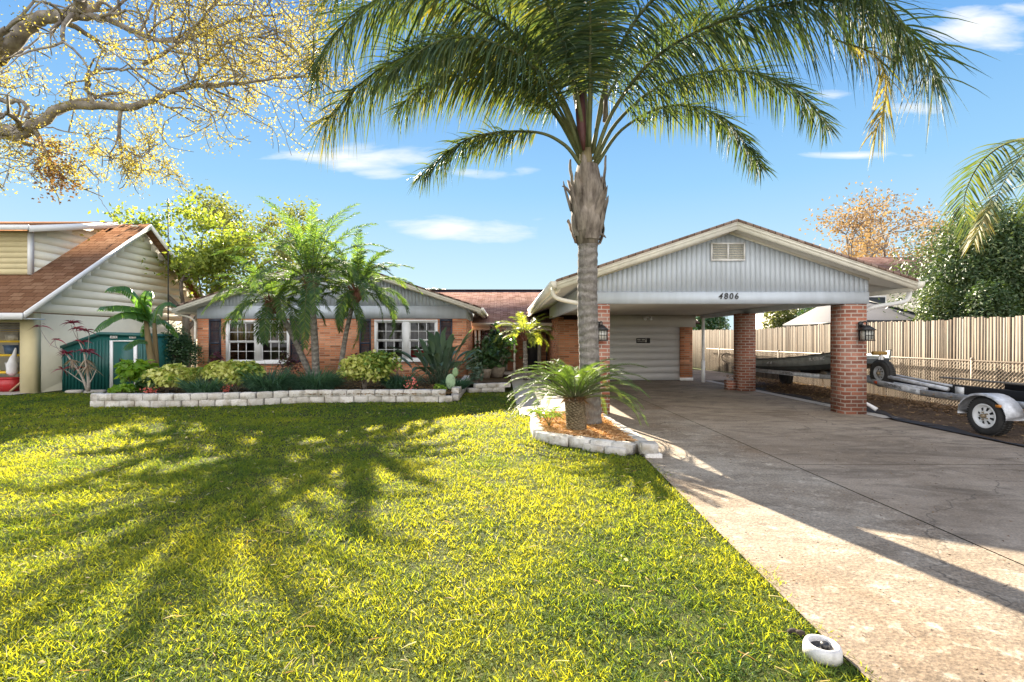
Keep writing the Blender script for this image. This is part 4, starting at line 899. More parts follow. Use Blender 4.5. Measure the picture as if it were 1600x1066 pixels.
# upright sheath and spathe
m = MB(); m.tube([q_(918, 300), q_(914, 200), q_(910, 110)], [.12, .09, .04], 10); m.build('crownshaft', plain('tan_green_sheath', (.22, .18, .10), .7, .35, 5, .5, stretch=(2, 2, .2)), qp, smooth=True)
m = MB(); m.tube(bez([q_(912, 235, 7.95), q_(908, 190, 7.92), q_(907, 150, 7.94), q_(905, 100, 8.0)], 8), [.02, .05, .075, .08, .085, .075, .06, .035, .01], 8); m.build('spathe', plain('dark_red_spathe', (.075, .02, .018), .6, .3, 5, .4, stretch=(3, 3, .3)), qp, smooth=True)
m = MB(); m.tube(bez([q_(946, 190), q_(947, 110), q_(946, 20)], 6), [.05, .035, .03, .035, .03, .03, .02], 7); m.build('dry_stalk', BOOT, qp, smooth=True)
FR = [  # (points px,py,Y), leaflet length, droop, n, mat
 ([(908, 262, 8.1), (880, 225, 8.0), (830, 206, 7.9), (735, 216, 7.7), (655, 275, 7.55)], .36, .55, 110, PALMG, .32),
 ([(908, 250, 8.2), (868, 175, 8.2), (800, 115, 8.1), (690, 78, 7.9), (590, 110, 7.7), (505, 195, 7.55)], .62, .75, 150, PALMG, .22),
 ([(912, 240, 8.1), (872, 140, 7.9), (800, 50, 7.6), (690, -10, 7.3), (570, 10, 7.1), (490, 100, 7.0)], .66, .7, 160, PALMG, .2),
 ([(912, 230, 8.2), (890, 110, 8.3), (840, 10, 8.4), (740, -70, 8.4), (600, -60, 8.4), (500, 10, 8.4)], .66, .7, 150, PALMG, .2),
 ([(912, 250, 8.2), (860, 150, 8.6), (780, 70, 9.0), (680, 60, 9.3), (600, 110, 9.5)], .62, .7, 130, PALMG, .22),
 ([(915, 230, 8.0), (890, 100, 7.6), (840, -20, 7.2), (760, -90, 6.8), (660, -80, 6.5)], .62, .65, 130, PALMG, .2),
 ([(917, 220, 8.0), (905, 60, 7.8), (870, -110, 7.4), (800, -190, 6.9)], .62, .6, 120, PALMG, .22),
 ([(921, 230, 7.95), (922, 90, 7.5), (922, -60, 6.9), (918, -170, 6.2)], .55, .6, 110, PALMG, .25),
 ([(921, 230, 8.3), (930, 60, 8.7), (960, -80, 9.1), (1000, -120, 9.6), (1050, -60, 10.0)], .60, .65, 120, PALMG, .22),
 ([(922, 230, 8.3), (905, 90, 8.9), (880, 10, 9.6), (850, 10, 10.3), (825, 60, 10.8)], .58, .7, 110, PALMG, .22),
 ([(930, 250, 8.1), (960, 170, 7.9), (1030, 85, 7.6), (1150, 25, 7.1), (1300, 0, 6.6), (1420, 50, 6.25), (1462, 120, 6.1)], .70, .72, 170, PALMG, .17),
 ([(928, 240, 8.1), (950, 120, 7.8), (1010, 10, 7.4), (1120, -60, 6.9), (1260, -70, 6.4), (1370, -10, 6.0), (1420, 60, 5.9)], .66, .72, 160, PALMG, .18),
 ([(930, 258, 8.2), (965, 190, 8.3), (1040, 130, 8.4), (1150, 110, 8.5), (1240, 140, 8.6), (1292, 195, 8.65)], .45, .65, 140, PALMG, .22),
 ([(932, 262, 8.3), (975, 200, 8.7), (1050, 165, 9.1), (1130, 185, 9.4), (1190, 262, 9.6)], .40, .6, 110, PALMG, .3),
 ([(910, 245, 8.15), (870, 150, 7.7), (800, 80, 7.2), (700, 60, 6.8), (600, 120, 6.6)], .5, .75, 120, PALMG, .22),
 ([(912, 235, 8.3), (880, 90, 8.8), (800, -10, 9.4), (700, -30, 9.9), (610, 30, 10.3)], .62, .7, 120, PALMG, .2),
 ([(910, 255, 8.2), (855, 165, 8.3), (770, 120, 8.4), (680, 125, 8.5), (620, 170, 8.6)], .5, .7, 110, PALMG, .25),
 ([(925, 240, 8.3), (950, 150, 8.8), (1010, 60, 9.3), (1090, 20, 9.8), (1170, 60, 10.2)], .58, .68, 120, PALMG, .22),
]
for pts, ll, dr, n, mt, st in FR:
    pts = [P(*p) for p in pts]; pts[0].x = cx_ + (pts[0].x - cx_) * .8
    frond(qp, pts, mt, PSTALK, ll * 1.38, .03, int(n * 1.9), .036, dr * .6, st, .55, .7, .05, .6, 4, rn=(0, .85 if pts[-1].x > cx_ else 1), hang=.62)  # left fronds reach the yellow stop: sunlit glow put into their colour
fy = frond(qp, [P(*p) for p in [(1300, 60, 6.5), (1370, 90, 6.25), (1385, 150, 6.15), (1368, 205, 6.1)]], PALMY, PSTALK, .42, .028, 60, .012, .6, .05, .9, .4, 0, .7)
fy['label'] = 'yellowing hanging frond tip'
# ---------------------------------------------------------------- palm at the right edge
R.seed(5); NR.seed(5)
qr = thing('queen_palm', 'queen palm at the far right whose yellow-tipped fronds hang into view', 'palm tree', (9.3, 8.2, 0))
m = MB(); m.tube([(9.3, 8.2, 0), (9.3, 8.2, 1), (9.25, 8.2, 4.4)], [.24, .19, .17], 14); m.build('trunk', TRK, qr, smooth=True)
top = Vector((9.25, 8.2, 4.5))
for pts, ll in (([(1760, 120, 8.0), (1700, 130, 7.9), (1630, 205, 7.8), (1575, 275, 7.7), (1535, 350, 7.6)], .42), ([(1760, 120, 8.2), (1740, 100, 8.0), (1690, 130, 7.6), (1650, 230, 7.3), (1625, 300, 7.2)], .42)):
    frond(qr, [top] + [P(*p) for p in pts], PALMG, PSTALK, ll, .034, 100, .03, .25, .25, .7, .2, .1, .5, 4, rn=(.1, 1))
frond(qr, [P(*p) for p in [(1550, 310, 7.7), (1535, 345, 7.62), (1522, 375, 7.6)]], PALMY, PSTALK, .28, .026, 26, .008, .5, .05, .9, .3, 0, .8)
for k in range(6):
    a = -1.5 + k * .58; frond(qr, arc(top, a, 1.1, 3.4, 1.7), PALMG, PSTALK, .6, .034, 70, .03, .6, .2, .5, .25, .1)

# ---------------------------------------------------------------- three pygmy date palms before the house
def date_palm(label, base, pts, nf, L, seed, el0=(.0, 1.25), mat=DATE, group='slender date palms in the front flower bed', r=.085, name='date_palm', ll=.26, lw=.027, head=.17, headz=.32, nl=84):
    R.seed(seed); NR.seed(seed)
    t = thing(name, label, 'palm tree', base, group); c = bez([base] + pts, 14); m = MB()
    m.tube(c, [r * (1.25 - .35 * i / 14) + R.uniform(-.005, .005) for i in range(15)], 12); m.build('trunk', TRK, t, smooth=True)
    top = c[-1]; m = MB(); m.tube([top - UP * headz, top - UP * headz * .55, top, top + UP * .1], [r * .95, head, head * .9, .06], 14); hb = m.build('boot_core', RUSTY, t, smooth=True)
    for k in range(16):
        a = k * 2.4; s = MB(); z = top.z - headz * .75 + (k / 16) * headz; rr_ = head * .92
        b0 = Vector((top.x + math.cos(a) * rr_, top.y + math.sin(a) * rr_, z)); s.tube([b0, b0 + Vector((math.cos(a) * .05, math.sin(a) * .05, .09)), b0 + Vector((math.cos(a) * .045, math.sin(a) * .045, .15))], [.03, .024, .008], 5); s.build('boot', RUSTY, hb)
    for k in range(nf):
        a = k * 2.399 + R.uniform(-.2, .2); e = el0[0] + (el0[1] - el0[0]) * (k / nf) ** .8
        frond(t, arc(top + Vector((math.cos(a) * .05, math.sin(a) * .05, 0)), a, e + .35, L * R.uniform(.88, 1.12), .55 + .4 * (1 - k / nf), 6, R.uniform(-.2, .2)), mat, PSTALK, ll * R.uniform(.9, 1.1), lw, nl, .013, .22, .16, .75, .22, .08, .45, 2, stem=True, rn=(0, 1) if k % 3 else (.3, 1))
    return t
date_palm('middle of the three date palms, tallest and upright before the brick wall', Vector((-5.0, 13.3, .2)), [P(491, 520, 13.3), P(486, 442, 13.3)], 46, 2.5, 21, (-.5, 1.3))
date_palm('left date palm leaning left across the window and shutter', Vector((-5.1, 13.5, .2)), [P(455, 520, 13.5), P(427, 472, 13.5)], 30, 1.75, 22, (-.5, .9), r=.07)
date_palm('right date palm leaning right before the brick wall', Vector((-4.5, 13.5, .2)), [P(541, 520, 13.5), P(557, 455, 13.5)], 32, 1.75, 23, (-.45, 1.2), r=.06)
date_palm('small yellow-green palm in the entry bed beside the porch posts', Vector((.78, 16.9, .1)), [P(821, 555, 16.9), P(820, 524, 16.9)], 17, 1.15, 24, (-.1, 1.0), LIME, None, .07, 'courtyard_palm', .26, .03, .1, .2, 40)
# far palm behind the roof ridge
R.seed(9); fp = thing('queen_palm', 'distant palm whose frond tips rise above the ridge of the red roof', 'palm tree', (-5.1, 36, 0))
m = MB(); m.tube([(-5.1, 36, 0), (-5.1, 36, 4.9)], [.2, .16], 8); m.build('trunk', TRK, fp)
for k in range(11):
    frond(fp, arc((-5.1, 36, 4.9), k * .6, .75, 2.6, 1.8), BLUEG, PSTALK, .55, .06, 40, .03, .6, .15, .5, .3)

# ---------------------------------------------------------------- cycad
R.seed(31); NR.seed(31)
Yc = 7.55; ctop = P(898, 622, Yc)
cy = thing('sago_cycad', 'sago cycad with a stout scaly trunk in the mulch beside the driveway', 'cycad', (ctop.x, Yc, .12))
m = MB(); cb = P(901, 668, Yc); m.tube(bez([Vector((cb.x, Yc, .08)), Vector((cb.x + .01, Yc, .3)), ctop - UP * .02], 10), [.125, .135, .14, .142, .14, .138, .135, .132, .125, .11, .08], 16)
m.build('trunk', RUSTY if False else plain('cycad_bark', (.10, .075, .05), .95, .4, 10, .9, .1, c2=(.26, .21, .14)), cy, smooth=True)
m = MB()
for k in range(230):
    z = .12 + (k / 230) * (ctop.z - .16); a = k * 2.399; r0 = .133; cxx = cb.x + (ctop.x - cb.x) * k / 230
    p = Vector((cxx + math.cos(a) * r0, Yc + math.sin(a) * r0, z)); o = Vector((math.cos(a), math.sin(a), .45)).normalized()
    m.obox(p, o, UP, o.cross(UP), .022, .013, .02)
m.build('leaf_scars', plain('cycad_scar', (.13, .09, .055), .95, .5, 25, .8, .1, c2=(.30, .24, .15)), cy)
for k in range(66):
    a = k * 2.399 + R.uniform(-.15, .15); t = k / 66; e = -.12 + 1.0 * t ** .9
    if t < .5 and abs(((a + math.pi / 2 + math.pi) % (2 * math.pi)) - math.pi) < .55: continue
    pts = arc(ctop + Vector((math.cos(a) * .06, math.sin(a) * .06, -.03 + .06 * t)), a, e + .45, (1.13 if t < .75 else .85) * R.uniform(.9, 1.08), (.78 - .15 * t), 6)
    frond(cy, pts, CYC, PSTALK, .125, .0085, 92, .008, .08, .1, .8, .08, .12, .4, 2, vee=.3, rn=(0, .7) if k % 4 else (.3, 1))
m = MB(); n = 500; a = NR.rand(n) * 6.28; strips(m, np.stack([ctop.x + np.cos(a) * .07, Yc + np.sin(a) * .07, np.full(n, ctop.z)], 1), np.stack([np.cos(a), np.sin(a), NR.uniform(-.2, 1, n)], 1), NR.uniform(.06, .2, n), .012, .5, 2)
m.build('crown_fibre', RUSTL, cy)
pup = thing('young_palm', 'small yellow-green palm seedling at the left foot of the cycad', 'seedling', (.62, 7.75, .12))
for k in range(7):
    frond(pup, arc((.72, 7.75, .14), 1.2 + k * .75, 1.25, .55, .9), HEART, PSTALK, .17, .02, 16, .006, .3, .3, .8, .3, name='leaf')

# ---------------------------------------------------------------- banana plants
R.seed(41)
STB = plain('tan_banana_stem', (.30, .20, .09), .7, .35, 5, .5, c2=(.16, .12, .05), stretch=(2, 2, .25))
bn = thing('banana_plant', 'taller banana plant with arching torn leaves and tan stem', 'banana plant', (-8.9, 12.6, .2), 'banana plants in the corner of the bed')
Yb = 12.6
m = MB(); m.tube(bez([P(247, 606, Yb), P(236, 560, Yb), P(228, 500, Yb)], 8), [.10, .095, .09, .085, .08, .075, .07, .06, .05], 10); m.build('stem', STB, bn, smooth=True)
for pts, w in (([(230, 500), (221, 475), (200, 452), (180, 449), (165, 456)], .52), ([(229, 500), (215, 484), (190, 479), (165, 480), (157, 486)], .50), ([(229, 500), (212, 490), (190, 490), (165, 503), (146, 520)], .54), ([(228, 500), (226, 470), (232, 455), (237, 466)], .35), ([(231, 535), (215, 532), (200, 540), (194, 548)], .28)):
    mb = MB(); pp = [P(x, y, Yb - .25 * i) for i, (x, y) in enumerate(pts)]; torn_leaf(mb, pp, w); lo = mb.build('leaf', BAN, bn)
    rb = MB(); rb.tube(bez(pp, 12), [.03 * (1 - .9 * i / 12) for i in range(13)], 5); rb.build('midrib', HEART, lo)
bn2 = thing('banana_plant', 'shorter banana plant with pale stem just right of the taller one', 'banana plant', (-8.55, 12.8, .2), 'banana plants in the corner of the bed')
m = MB(); m.tube(bez([P(244, 603, 12.8), P(243, 550, 12.8), P(241, 505, 12.8)], 8), [.08, .078, .075, .07, .065, .06, .055, .05, .04], 10); m.build('stem', STB, bn2, smooth=True)
for pts, w in (([(241, 505), (247, 482), (262, 473), (277, 480)], .36), ([(241, 505), (252, 500), (268, 512), (280, 530)], .34), ([(242, 510), (234, 500), (226, 512), (222, 528)], .26), ([(242, 548), (232, 565), (215, 570), (205, 566)], .24)):
    mb = MB(); pp = [P(x, y, 12.8 + .2 * i) for i, (x, y) in enumerate(pts)]; torn_leaf(mb, pp, w); lo = mb.build('leaf', BAN, bn2)
    rb = MB(); rb.tube(bez(pp, 12), [.025 * (1 - .9 * i / 12) for i in range(13)], 5); rb.build('midrib', HEART, lo)

# ---------------------------------------------------------------- bird of paradise
R.seed(51)
bp = thing('bird_of_paradise', 'large fan of grey-green paddle leaves before the right window and brick corner', 'plant', (-1.75, 14.2, .2))
for k in range(80):
    a = R.uniform(0, 6.28); tilt = abs(R.gauss(0, .45)) + .04; bs = Vector((P(688, 600, 14.2).x + R.gauss(0, .12), 14.2 + R.gauss(0, .12), .2))
    st = R.uniform(.4, 1.1); Lf = R.uniform(.45, .68); el = math.pi / 2 - min(tilt, 1.0)
    pts = arc(bs, a, el, st, .1, 3); mb = MB(); e2 = pts[-1]; 
    s = MB(); s.tube(pts, [.013, .011, .009, .008], 4)
    blade_leaf(mb, e2, a, el - .05, Lf, R.uniform(.13, .19), R.uniform(.1, .6), 7, R.choice([.5, .8, .3]))
    lo = mb.build('leaf', STREL, bp, smooth=True); s.build('stalk', STREL, lo)
for (px, py, px2, py2) in ((640, 560, 607, 534), (718, 548, 735, 510), (715, 550, 728, 530), (712, 555, 733, 518)):
    b_ = P(px, py, 14); t_ = P(px2, py2, 13.9); d_ = t_ - b_; mb = MB(); blade_leaf(mb, b_, math.atan2(d_.y, d_.x), math.asin(d_.z / d_.length), d_.length, .15, .15, 7, .4); lo = mb.build('leaf', STREL, bp, smooth=True)
    s = MB(); s.tube([Vector((P(688, 600, 14.2).x, 14.2, .2)), b_], [.013, .009], 4); s.build('stalk', STREL, lo)

# ---------------------------------------------------------------- bed plants
def clump(label, px, py, Y, rx, h, n, mat=LIR, name='liriope_clump', group='dark grassy liriope clumps in the front bed', seed=1, lw=.026, cat='plant'):
    NR.seed(seed); x = (px - CX) / F * Y; mb = MB(); a = NR.rand(n) * 6.28; rr = np.sqrt(NR.rand(n)) * rx * .75
    d = np.stack([np.cos(a) * NR.uniform(.2, .9, n), np.sin(a) * NR.uniform(.2, .9, n), NR.uniform(.8, 1.3, n)], 1)
    strips(mb, np.stack([x + np.cos(a) * rr, Y + np.sin(a) * rr * .6, np.full(n, .2)], 1), d, h * NR.uniform(.9, 1.6, n) * (1.15 + .25 * np.sin(a * 3 + rr * 9)), lw, NR.uniform(.35, .75, n), 5, base=.8, side=np.cross(d, NR.normal(size=(n, 3)) * .3 + np.array([0, 0, 1])))
    return tag(mb.build(name, mat), label, cat, group)
clump('low blue-green liriope clump between the first two variegated shrubs', 318, 600, 11.65, .42, .42, 800, seed=61)
clump('large dark liriope clump under the left window', 420, 600, 12.1, .5, .6, 1100, seed=62)
clump('wide dark liriope clump at the feet of the three date palms', 490, 600, 12.4, .62, .6, 1400, seed=63)
clump('small dark liriope clump right of the biggest variegated shrub', 622, 600, 12.9, .36, .5, 600, seed=64)
clump('liriope tuft at the far right end of the bed below the paddle leaves', 712, 602, 12.9, .3, .34, 700, seed=65)
VG = 'yellow variegated shrubs in the front bed'
bush('variegated_shrub', 'variegated shrub with red blossoms near the banana stems', (P(258, 600, 11.9).x, 11.9, .2), .66, .46, .66, 2000, (.14, .085), VAR, VG, lump=11, flowers=(-.13, .10, .14, PINK, 130), seed=71)
bush('variegated_shrub', 'variegated shrub with pink blossoms below the left window', (P(368, 600, 12.1).x, 12.1, .2), .74, .5, .76, 2300, (.14, .085), VAR, VG, flowers=(-.05, .1, .13, PINK, 80), seed=72)
bush('variegated_shrub', 'biggest variegated shrub, between the brick wall and the right window', (P(571, 600, 12.6).x, 12.6, .2), .84, .55, .94, 2900, (.14, .085), VAR, VG, lump=12, seed=73)
bush('variegated_shrub', 'small pale variegated shrub standing behind the liriope at the left', (P(300, 590, 12.9).x, 12.9, .2), .4, .3, .52, 1200, (.115, .07), VAR, VG, seed=74)
bush('hedge_shrub', 'tall dark shrub against the left end of the brick wall', (P(284, 600, 15.2).x, 15.2, .2), .85, .5, 1.55, 5200, (.07, .04), DKG, seed=75)
bush('heart_leaf_plant', 'bright green heart-leaved plant at the far left end of the bed', (P(208, 600, 12.1).x, 12.1, .2), .48, .35, .72, 420, (.20, .15), HEART, seed=76, cat='plant')
bush('ground_plant', 'low yellow-green leafy plant just inside the left end of the block wall', (P(190, 608, 11.5).x, 11.5, .2), .42, .22, .26, 420, (.12, .07), HEART, seed=77, cat='plant')
bush('shade_plant', 'broad dark-leaved plant between heart-leaved plant and variegated shrub', (P(226, 604, 11.6).x, 11.6, .2), .3, .22, .36, 160, (.22, .13), DKG, seed=78, cat='plant')
bush('croton', 'dark purple and green croton below the left shutter', (P(335, 580, 14.6).x, 14.6, .2), .26, .2, .85, 420, (.15, .06), CROT, seed=79)
bush('croton', 'dark red-leaved croton below the left end of the right window', (P(563, 575, 14.9).x, 14.9, .2), .32, .22, .80, 420, (.13, .05), CROT, seed=80)
bush('croton', 'thin purple croton by the leaning left palm trunk', (P(448, 570, 15.0).x, 15.0, .2), .45, .2, .80, 300, (.13, .05), CROT, seed=81)
bush('fern', 'small bright green lettuce-like plant at the right end of the bed', (P(690, 604, 12.2).x, 12.2, .2), .17, .14, .17, 260, (.07, .05), HEART, seed=82, cat='plant')
bush('flowering_succulent', 'small plant with coral flowers right of the liriope tuft', (P(645, 602, 12.4).x, 12.4, .2), .2, .14, .25, 200, (.06, .04), DKG, seed=83, cat='plant', flowers=(0, .2, .17, PINK, 60))
R.seed(84)
for (px, n, lab, Y, s) in ((285, 9, 'low blue-grey paddle-leaved clump before the dark shrub', 13.6, 1.0), (325, 5, 'spreading dark paddle-leaved clump beside the purple croton', 13.8, .9)):
    t = thing('paddle_leaf_plant', lab, 'plant', (P(px, 600, Y).x, Y, .2), 'low paddle-leaved clumps')
    for k in range(n):
        a = -2.8 + k * 6.2 / n; mb = MB(); b_ = Vector((P(px, 600, Y).x, Y, .2)); pts = arc(b_, a, 1.15, .3 * s, .2, 2); blade_leaf(mb, pts[-1], a, .9, .5 * s, .16, .7, 6, .35); lo = mb.build('leaf', STREL, t, smooth=True)
        q = MB(); q.tube(pts, [.014, .012, .01], 4); q.build('stalk', STREL, lo)
t = thing('cactus', 'pale green oval cactus pad leaning by the right end of the bed', 'cactus', (P(704, 595, 12.6).x, 12.6, .2))
m = MB(); x = P(704, 590, 12.6).x; m.ball((x, 12.6, .42), .13, .03, .20, 12); m.build('pad', plain('pale_cactus', (.28, .40, .24), .6, .1, 9), t, smooth=True)
m = MB(); m.ball((x + .12, 12.62, .66), .08, .025, .12, 10); m.build('pad', plain('cactus_green', (.2, .3, .15), .6, .1, 9), t, smooth=True)
m = MB(); m.tube([(x + .02, 12.6, .19), (x + .08, 12.62, .58)], [.03, .02], 6); m.build('stem', PSTALK, t)
t = thing('agave_leaf_plant', 'single grey upright pointed leaf behind the coral flowers', 'plant', (P(643, 600, 12.7).x, 12.7, .2))
for k, (a, e, L) in enumerate(((.3, .85, .75), (2.6, 1.1, .5), (1.2, 1.2, .4))):
    mb = MB(); blade_leaf(mb, (P(640, 600, 12.7).x, 12.7, .2), a, e, L, .07, .1, 6, .6); mb.build('leaf', STREL, t)
# red-leaved cordyline by the shed
R.seed(91)
co = thing('red_cordyline', 'leggy bare-stemmed shrub with burgundy leaf tufts before the green shed', 'shrub', (P(137, 612, 13.6).x, 13.6, 0)); Yq = 13.6
DEADL = leafm('dead_strap_leaf', [(0, (.2, .15, .1)), (1, (.42, .33, .25))], .2, .8, .1, nsc=0)
for pts, r_ in (([(138, 612), (138, 590), (134, 565), (132, 553)], .045), ([(136, 610), (128, 588), (112, 565), (106, 556)], .035), ([(139, 600), (145, 590), (150, 579)], .02), ([(133, 555), (124, 535), (118, 525), (111, 508)], .014), ([(106, 556), (95, 545), (80, 540), (66, 520), (61, 510)], .012), ([(122, 530), (120, 518), (118, 512)], .01), ([(106, 556), (90, 545), (86, 535), (88, 530)], .01), ([(137, 560), (139, 520), (136, 518)], .008), ([(133, 600), (104, 580), (96, 577)], .012)):
    m = MB(); c = bez([P(x, y, Yq) for x, y in pts], 8); m.tube(c, [r_ * (1 - .45 * i / 8) for i in range(9)], 7); so = m.build('stem', plain('bleached_stem', (.33, .29, .25), .9, .3, 8, .6) if 'BLS' not in globals() else BLS, co, smooth=True)
    BLS = so.data.materials[0]
for (px, py, n, L) in ((112, 505, 22, .34), (120, 513, 14, .25), (134, 517, 16, .3), (106, 552, 20, .35), (134, 550, 30, .42), (98, 577, 8, .42), (61, 510, 6, .35), (88, 531, 6, .3), (126, 575, 8, .25), (128, 535, 10, .35)):
    mb = MB(); a = NR.rand(n) * 6.28; strips(mb, np.tile(np.array(P(px, py, Yq)), (n, 1)), np.stack([np.cos(a), np.sin(a), NR.uniform(-.1, 1.3, n)], 1), L * NR.uniform(.6, 1.1, n), .05, .6, 4, base=.5); mb.build('leaf_tuft', CORD, co)
mb = MB(); n = 46; a = NR.rand(n) * 6.28; cpt = [P(133, 562, Yq), P(112, 562, Yq), P(137, 572, Yq)]
strips(mb, np.array([tuple(cpt[i % 3]) for i in range(n)]), np.stack([np.cos(a) * .6, np.sin(a) * .6, NR.uniform(-.9, -.1, n)], 1), .36 * NR.uniform(.5, 1.1, n), .04, .5, 4); mb.build('dead_leaves', DEADL, co)

# entry pots and hanging plants
R.seed(95)
TER = plain('weathered_stone_planter', (.30, .25, .20), .9, .25, 7, .5)
for (px, py, Y, r_, h_, lab, mt, rz, n) in ((757, 592, 17.2, .26, .32, 'round stone planter with a leafy plant nearest the brick corner', DKG, .7, 300), (777, 592, 17.6, .28, .36, 'broad stone planter with tall dark leaves left of the slim porch post', DKG, 1.05, 420), (747, 598, 16.4, .14, .2, 'small blue-green pot plant beside the brick corner', STREL, .3, 90)):
    x = (px - CX) / F * Y; t = thing('potted_plant', lab, 'potted plant', (x, Y, .15), 'potted plants by the entry')
    m = MB(); m.lathe([(r_ * .7, .15), (r_ * .95, .15 + h_ * .6), (r_, .15 + h_), (r_ * .88, .15 + h_), (r_ * .85, .13 + h_ * .9)], (x, Y, 0), 18); m.build('pot', TER, t, smooth=False)
    P_ = np.stack([x + NR.normal(size=n) * r_ * 1.1, Y + NR.normal(size=n) * r_ * .8, .15 + h_ + NR.rand(n) ** .7 * rz], 1); m = MB(); leaves(m, P_, .2, .11, .3); m.build('foliage', mt, t)
    m = MB()
    for k in range(5): m.tube([(x, Y, .15 + h_ * .8), (x + R.gauss(0, r_ * .6), Y + R.gauss(0, .1), .15 + h_ + rz * .8)], [.012, .006], 4)
    m.build('stem', PSTALK, t)
hb = thing('hanging_basket', 'dark purple hanging basket plant under the porch eave', 'hanging plant', (P(771, 530, 19.4).x, 19.4, 1.2))
x = P(771, 530, 19.4).x; m = MB(); m.lathe([(.06, 1.32), (.17, 1.36), (.2, 1.5), (.18, 1.5)], (x, 19.4, 0), 14); m.build('basket', BLACKM, hb)
m = MB(); P_ = np.stack([x + NR.normal(size=360) * .25, 19.4 + NR.normal(size=360) * .2, 1.42 + NR.normal(size=360) * .2], 1); leaves(m, P_, .16, .08, 0); m.build('foliage', leafm('dark_purple_leaf', [(0, (.03, .012, .012)), (1, (.10, .04, .035))], .25, .5, .3), hb)
m = MB()
for a in range(3): m.tube([(x + .18 * math.cos(a * 2.1), 19.4 + .18 * math.sin(a * 2.1), 1.5), (x, 19.4, 2.03)], .004, 4)
m.build('wire', BLACKM, hb)
bush('entry_shrub', 'dark leafy shrub rising under the hanging basket behind the block kerb', (P(772, 560, 18.6).x, 18.6, .15), .42, .3, 1.75, 520, (.2, .11), DKG, seed=97)
bush('low_plant', 'low blue-green plant at the brick corner behind the block kerb', (P(745, 590, 15.0).x, 15.0, .15), .26, .2, .32, 160, (.12, .06), STREL, seed=98, cat='plant')
# sunlit shrub patch seen past the porch
bush('back_shrub', 'yellow-green shrub seen through the gap beside the porch', (P(868, 520, 24).x, 24, 0), .8, .5, 1.6, 900, (.1, .06), LIME, seed=99)
m = MB(); x0 = P(855, 540, 26).x; m.box(x0 - .5, x0 + 1.5, 26, 26.05, 0, 1.55); tag(m.build('white_fence', WINW), 'white garden fence panel glimpsed in the gap beside the porch', 'fence')
# ---------------------------------------------------------------- fence and chain link
R.seed(101); NR.seed(101)
def woodm():
    m, t = mk('sun_bleached_fence_wood'); p = pos(t, (1, 1, .25)); n = noise(t, p, 7, 6, .7); a = attr(t)
    c = ramp(t, a, [(0, (.075, .06, .048)), (.2, (.14, .115, .09)), (.6, (.20, .172, .138)), (1, (.27, .235, .195))])
    c = mixc(t, rng(t, n, .5, .75, 0, .55), c, (.24, .17, .12)); f2 = noise(t, pos(t, (40, 40, 1.5)), 3, 4, .6)
    c = mixc(t, 1.0, c, ramp(t, f2, [(.3, (.75, .73, .7)), (.7, (1.15, 1.15, 1.15))]), 'MULTIPLY')
    return finish(m, t, c, .9, f2, .5, .004, .15)
FW = woodm(); FX = 10.0
fn = thing('wooden_fence', 'weathered bare wood picket fence running along the right side yard', 'fence', (FX, 20, 0))
m = MB(); y = 2.0
while y < 46:
    w = R.choice([.055, .065, .075, .05]) + R.uniform(-.004, .004); zt = 1.93 + .035 * math.sin(y * .55) + R.uniform(-.025, .025) + (.04 if y < 11 else 0); lx = R.uniform(-.003, .003); tz = R.uniform(-.012, .012)
    m.hexa([(FX + lx, y, .03), (FX + lx + .016, y, .03), (FX + lx + .016, y + w, .03), (FX + lx, y + w, .03)], [(FX + lx, y + tz, zt), (FX + lx + .016, y + tz, zt), (FX + lx + .016, y + w + tz, zt + R.uniform(-.006, .006)), (FX + lx, y + w + tz, zt)])
    y += w + R.choice([.003, .004, .007])
m.build('pickets', FW, fn)
for z in (.4, 1.5):
    m = MB(); m.box(FX + .045, FX + .09, 2, 46, z, z + .09, .1); m.build('rail', FW, fn)
y = 2.4
while y < 46:
    m = MB(); m.box(FX + .03, FX + .044 + .0, y, y + .004, .02, .03); m = MB(); m.box(FX + .092, FX + .18, y, y + .09, 0, 1.8, .15); m.build('post', FW, fn); y += 2.4
m = MB(); m.box(6.7, 9.9, 46.0, 46.05, 0, 1.9); tag(m.build('wooden_fence', FW), 'far end of the wooden fence closing the side yard behind the garage', 'fence')
GALV = plain('warm_galvanised_wire', (.27, .21, .15), .6, .15, 9, .2, metal=.1)
cf = thing('chain_link_fence', 'low chain link fence standing just in front of the wooden pickets', 'fence', (9.86, 20, 0))
m = MB(); m.tube([(9.86, 2, 1.04), (9.86, 24, 1.04)], .024, 8); m.build('top_rail', GALV, cf)
y = 3.1
while y < 24:
    m = MB(); m.tube([(9.86, y, 0), (9.86, y, 1.07)], .032, 8); m.ball((9.86, y, 1.08), .038, n=8); m.build('post', GALV, cf); y += 2.44
m = MB(); s = .075; y = 2.0
while y < 24:
    for dy in (1.0, -1.0):
        a = Vector((9.835 + .004 * dy, y, .04)); b = Vector((9.835 + .004 * dy, y + dy * 1.0, 1.04)); m.tube([a, b], .0028, 3, cap=False)
    y += s
m.build('wire_mesh', GALV, cf)
m = MB(); n = 9000; X = 9.8 - np.abs(NR.normal(size=n)) * .45; Yv = NR.uniform(3, 20, n)
strips(m, np.stack([X, Yv, NR.rand(n) * .05], 1), np.stack([NR.normal(size=n), NR.normal(size=n), NR.uniform(0, .6, n)], 1), NR.uniform(.05, .14, n), NR.uniform(.01, .04, n), .2, 1, base=1)
tag(m.build('leaf_litter', leafm('brown_fence_litter', [(0, (.07, .045, .03)), (1, (.33, .22, .13))], .1, .8, .2, nsc=0)), 'brown dead leaves heaped along the foot of the fence', 'leaf litter', kind='stuff')
m = MB(); n = 1600; X = NR.uniform(7.3, 9.6, n); Yv = NR.uniform(3, 17, n)
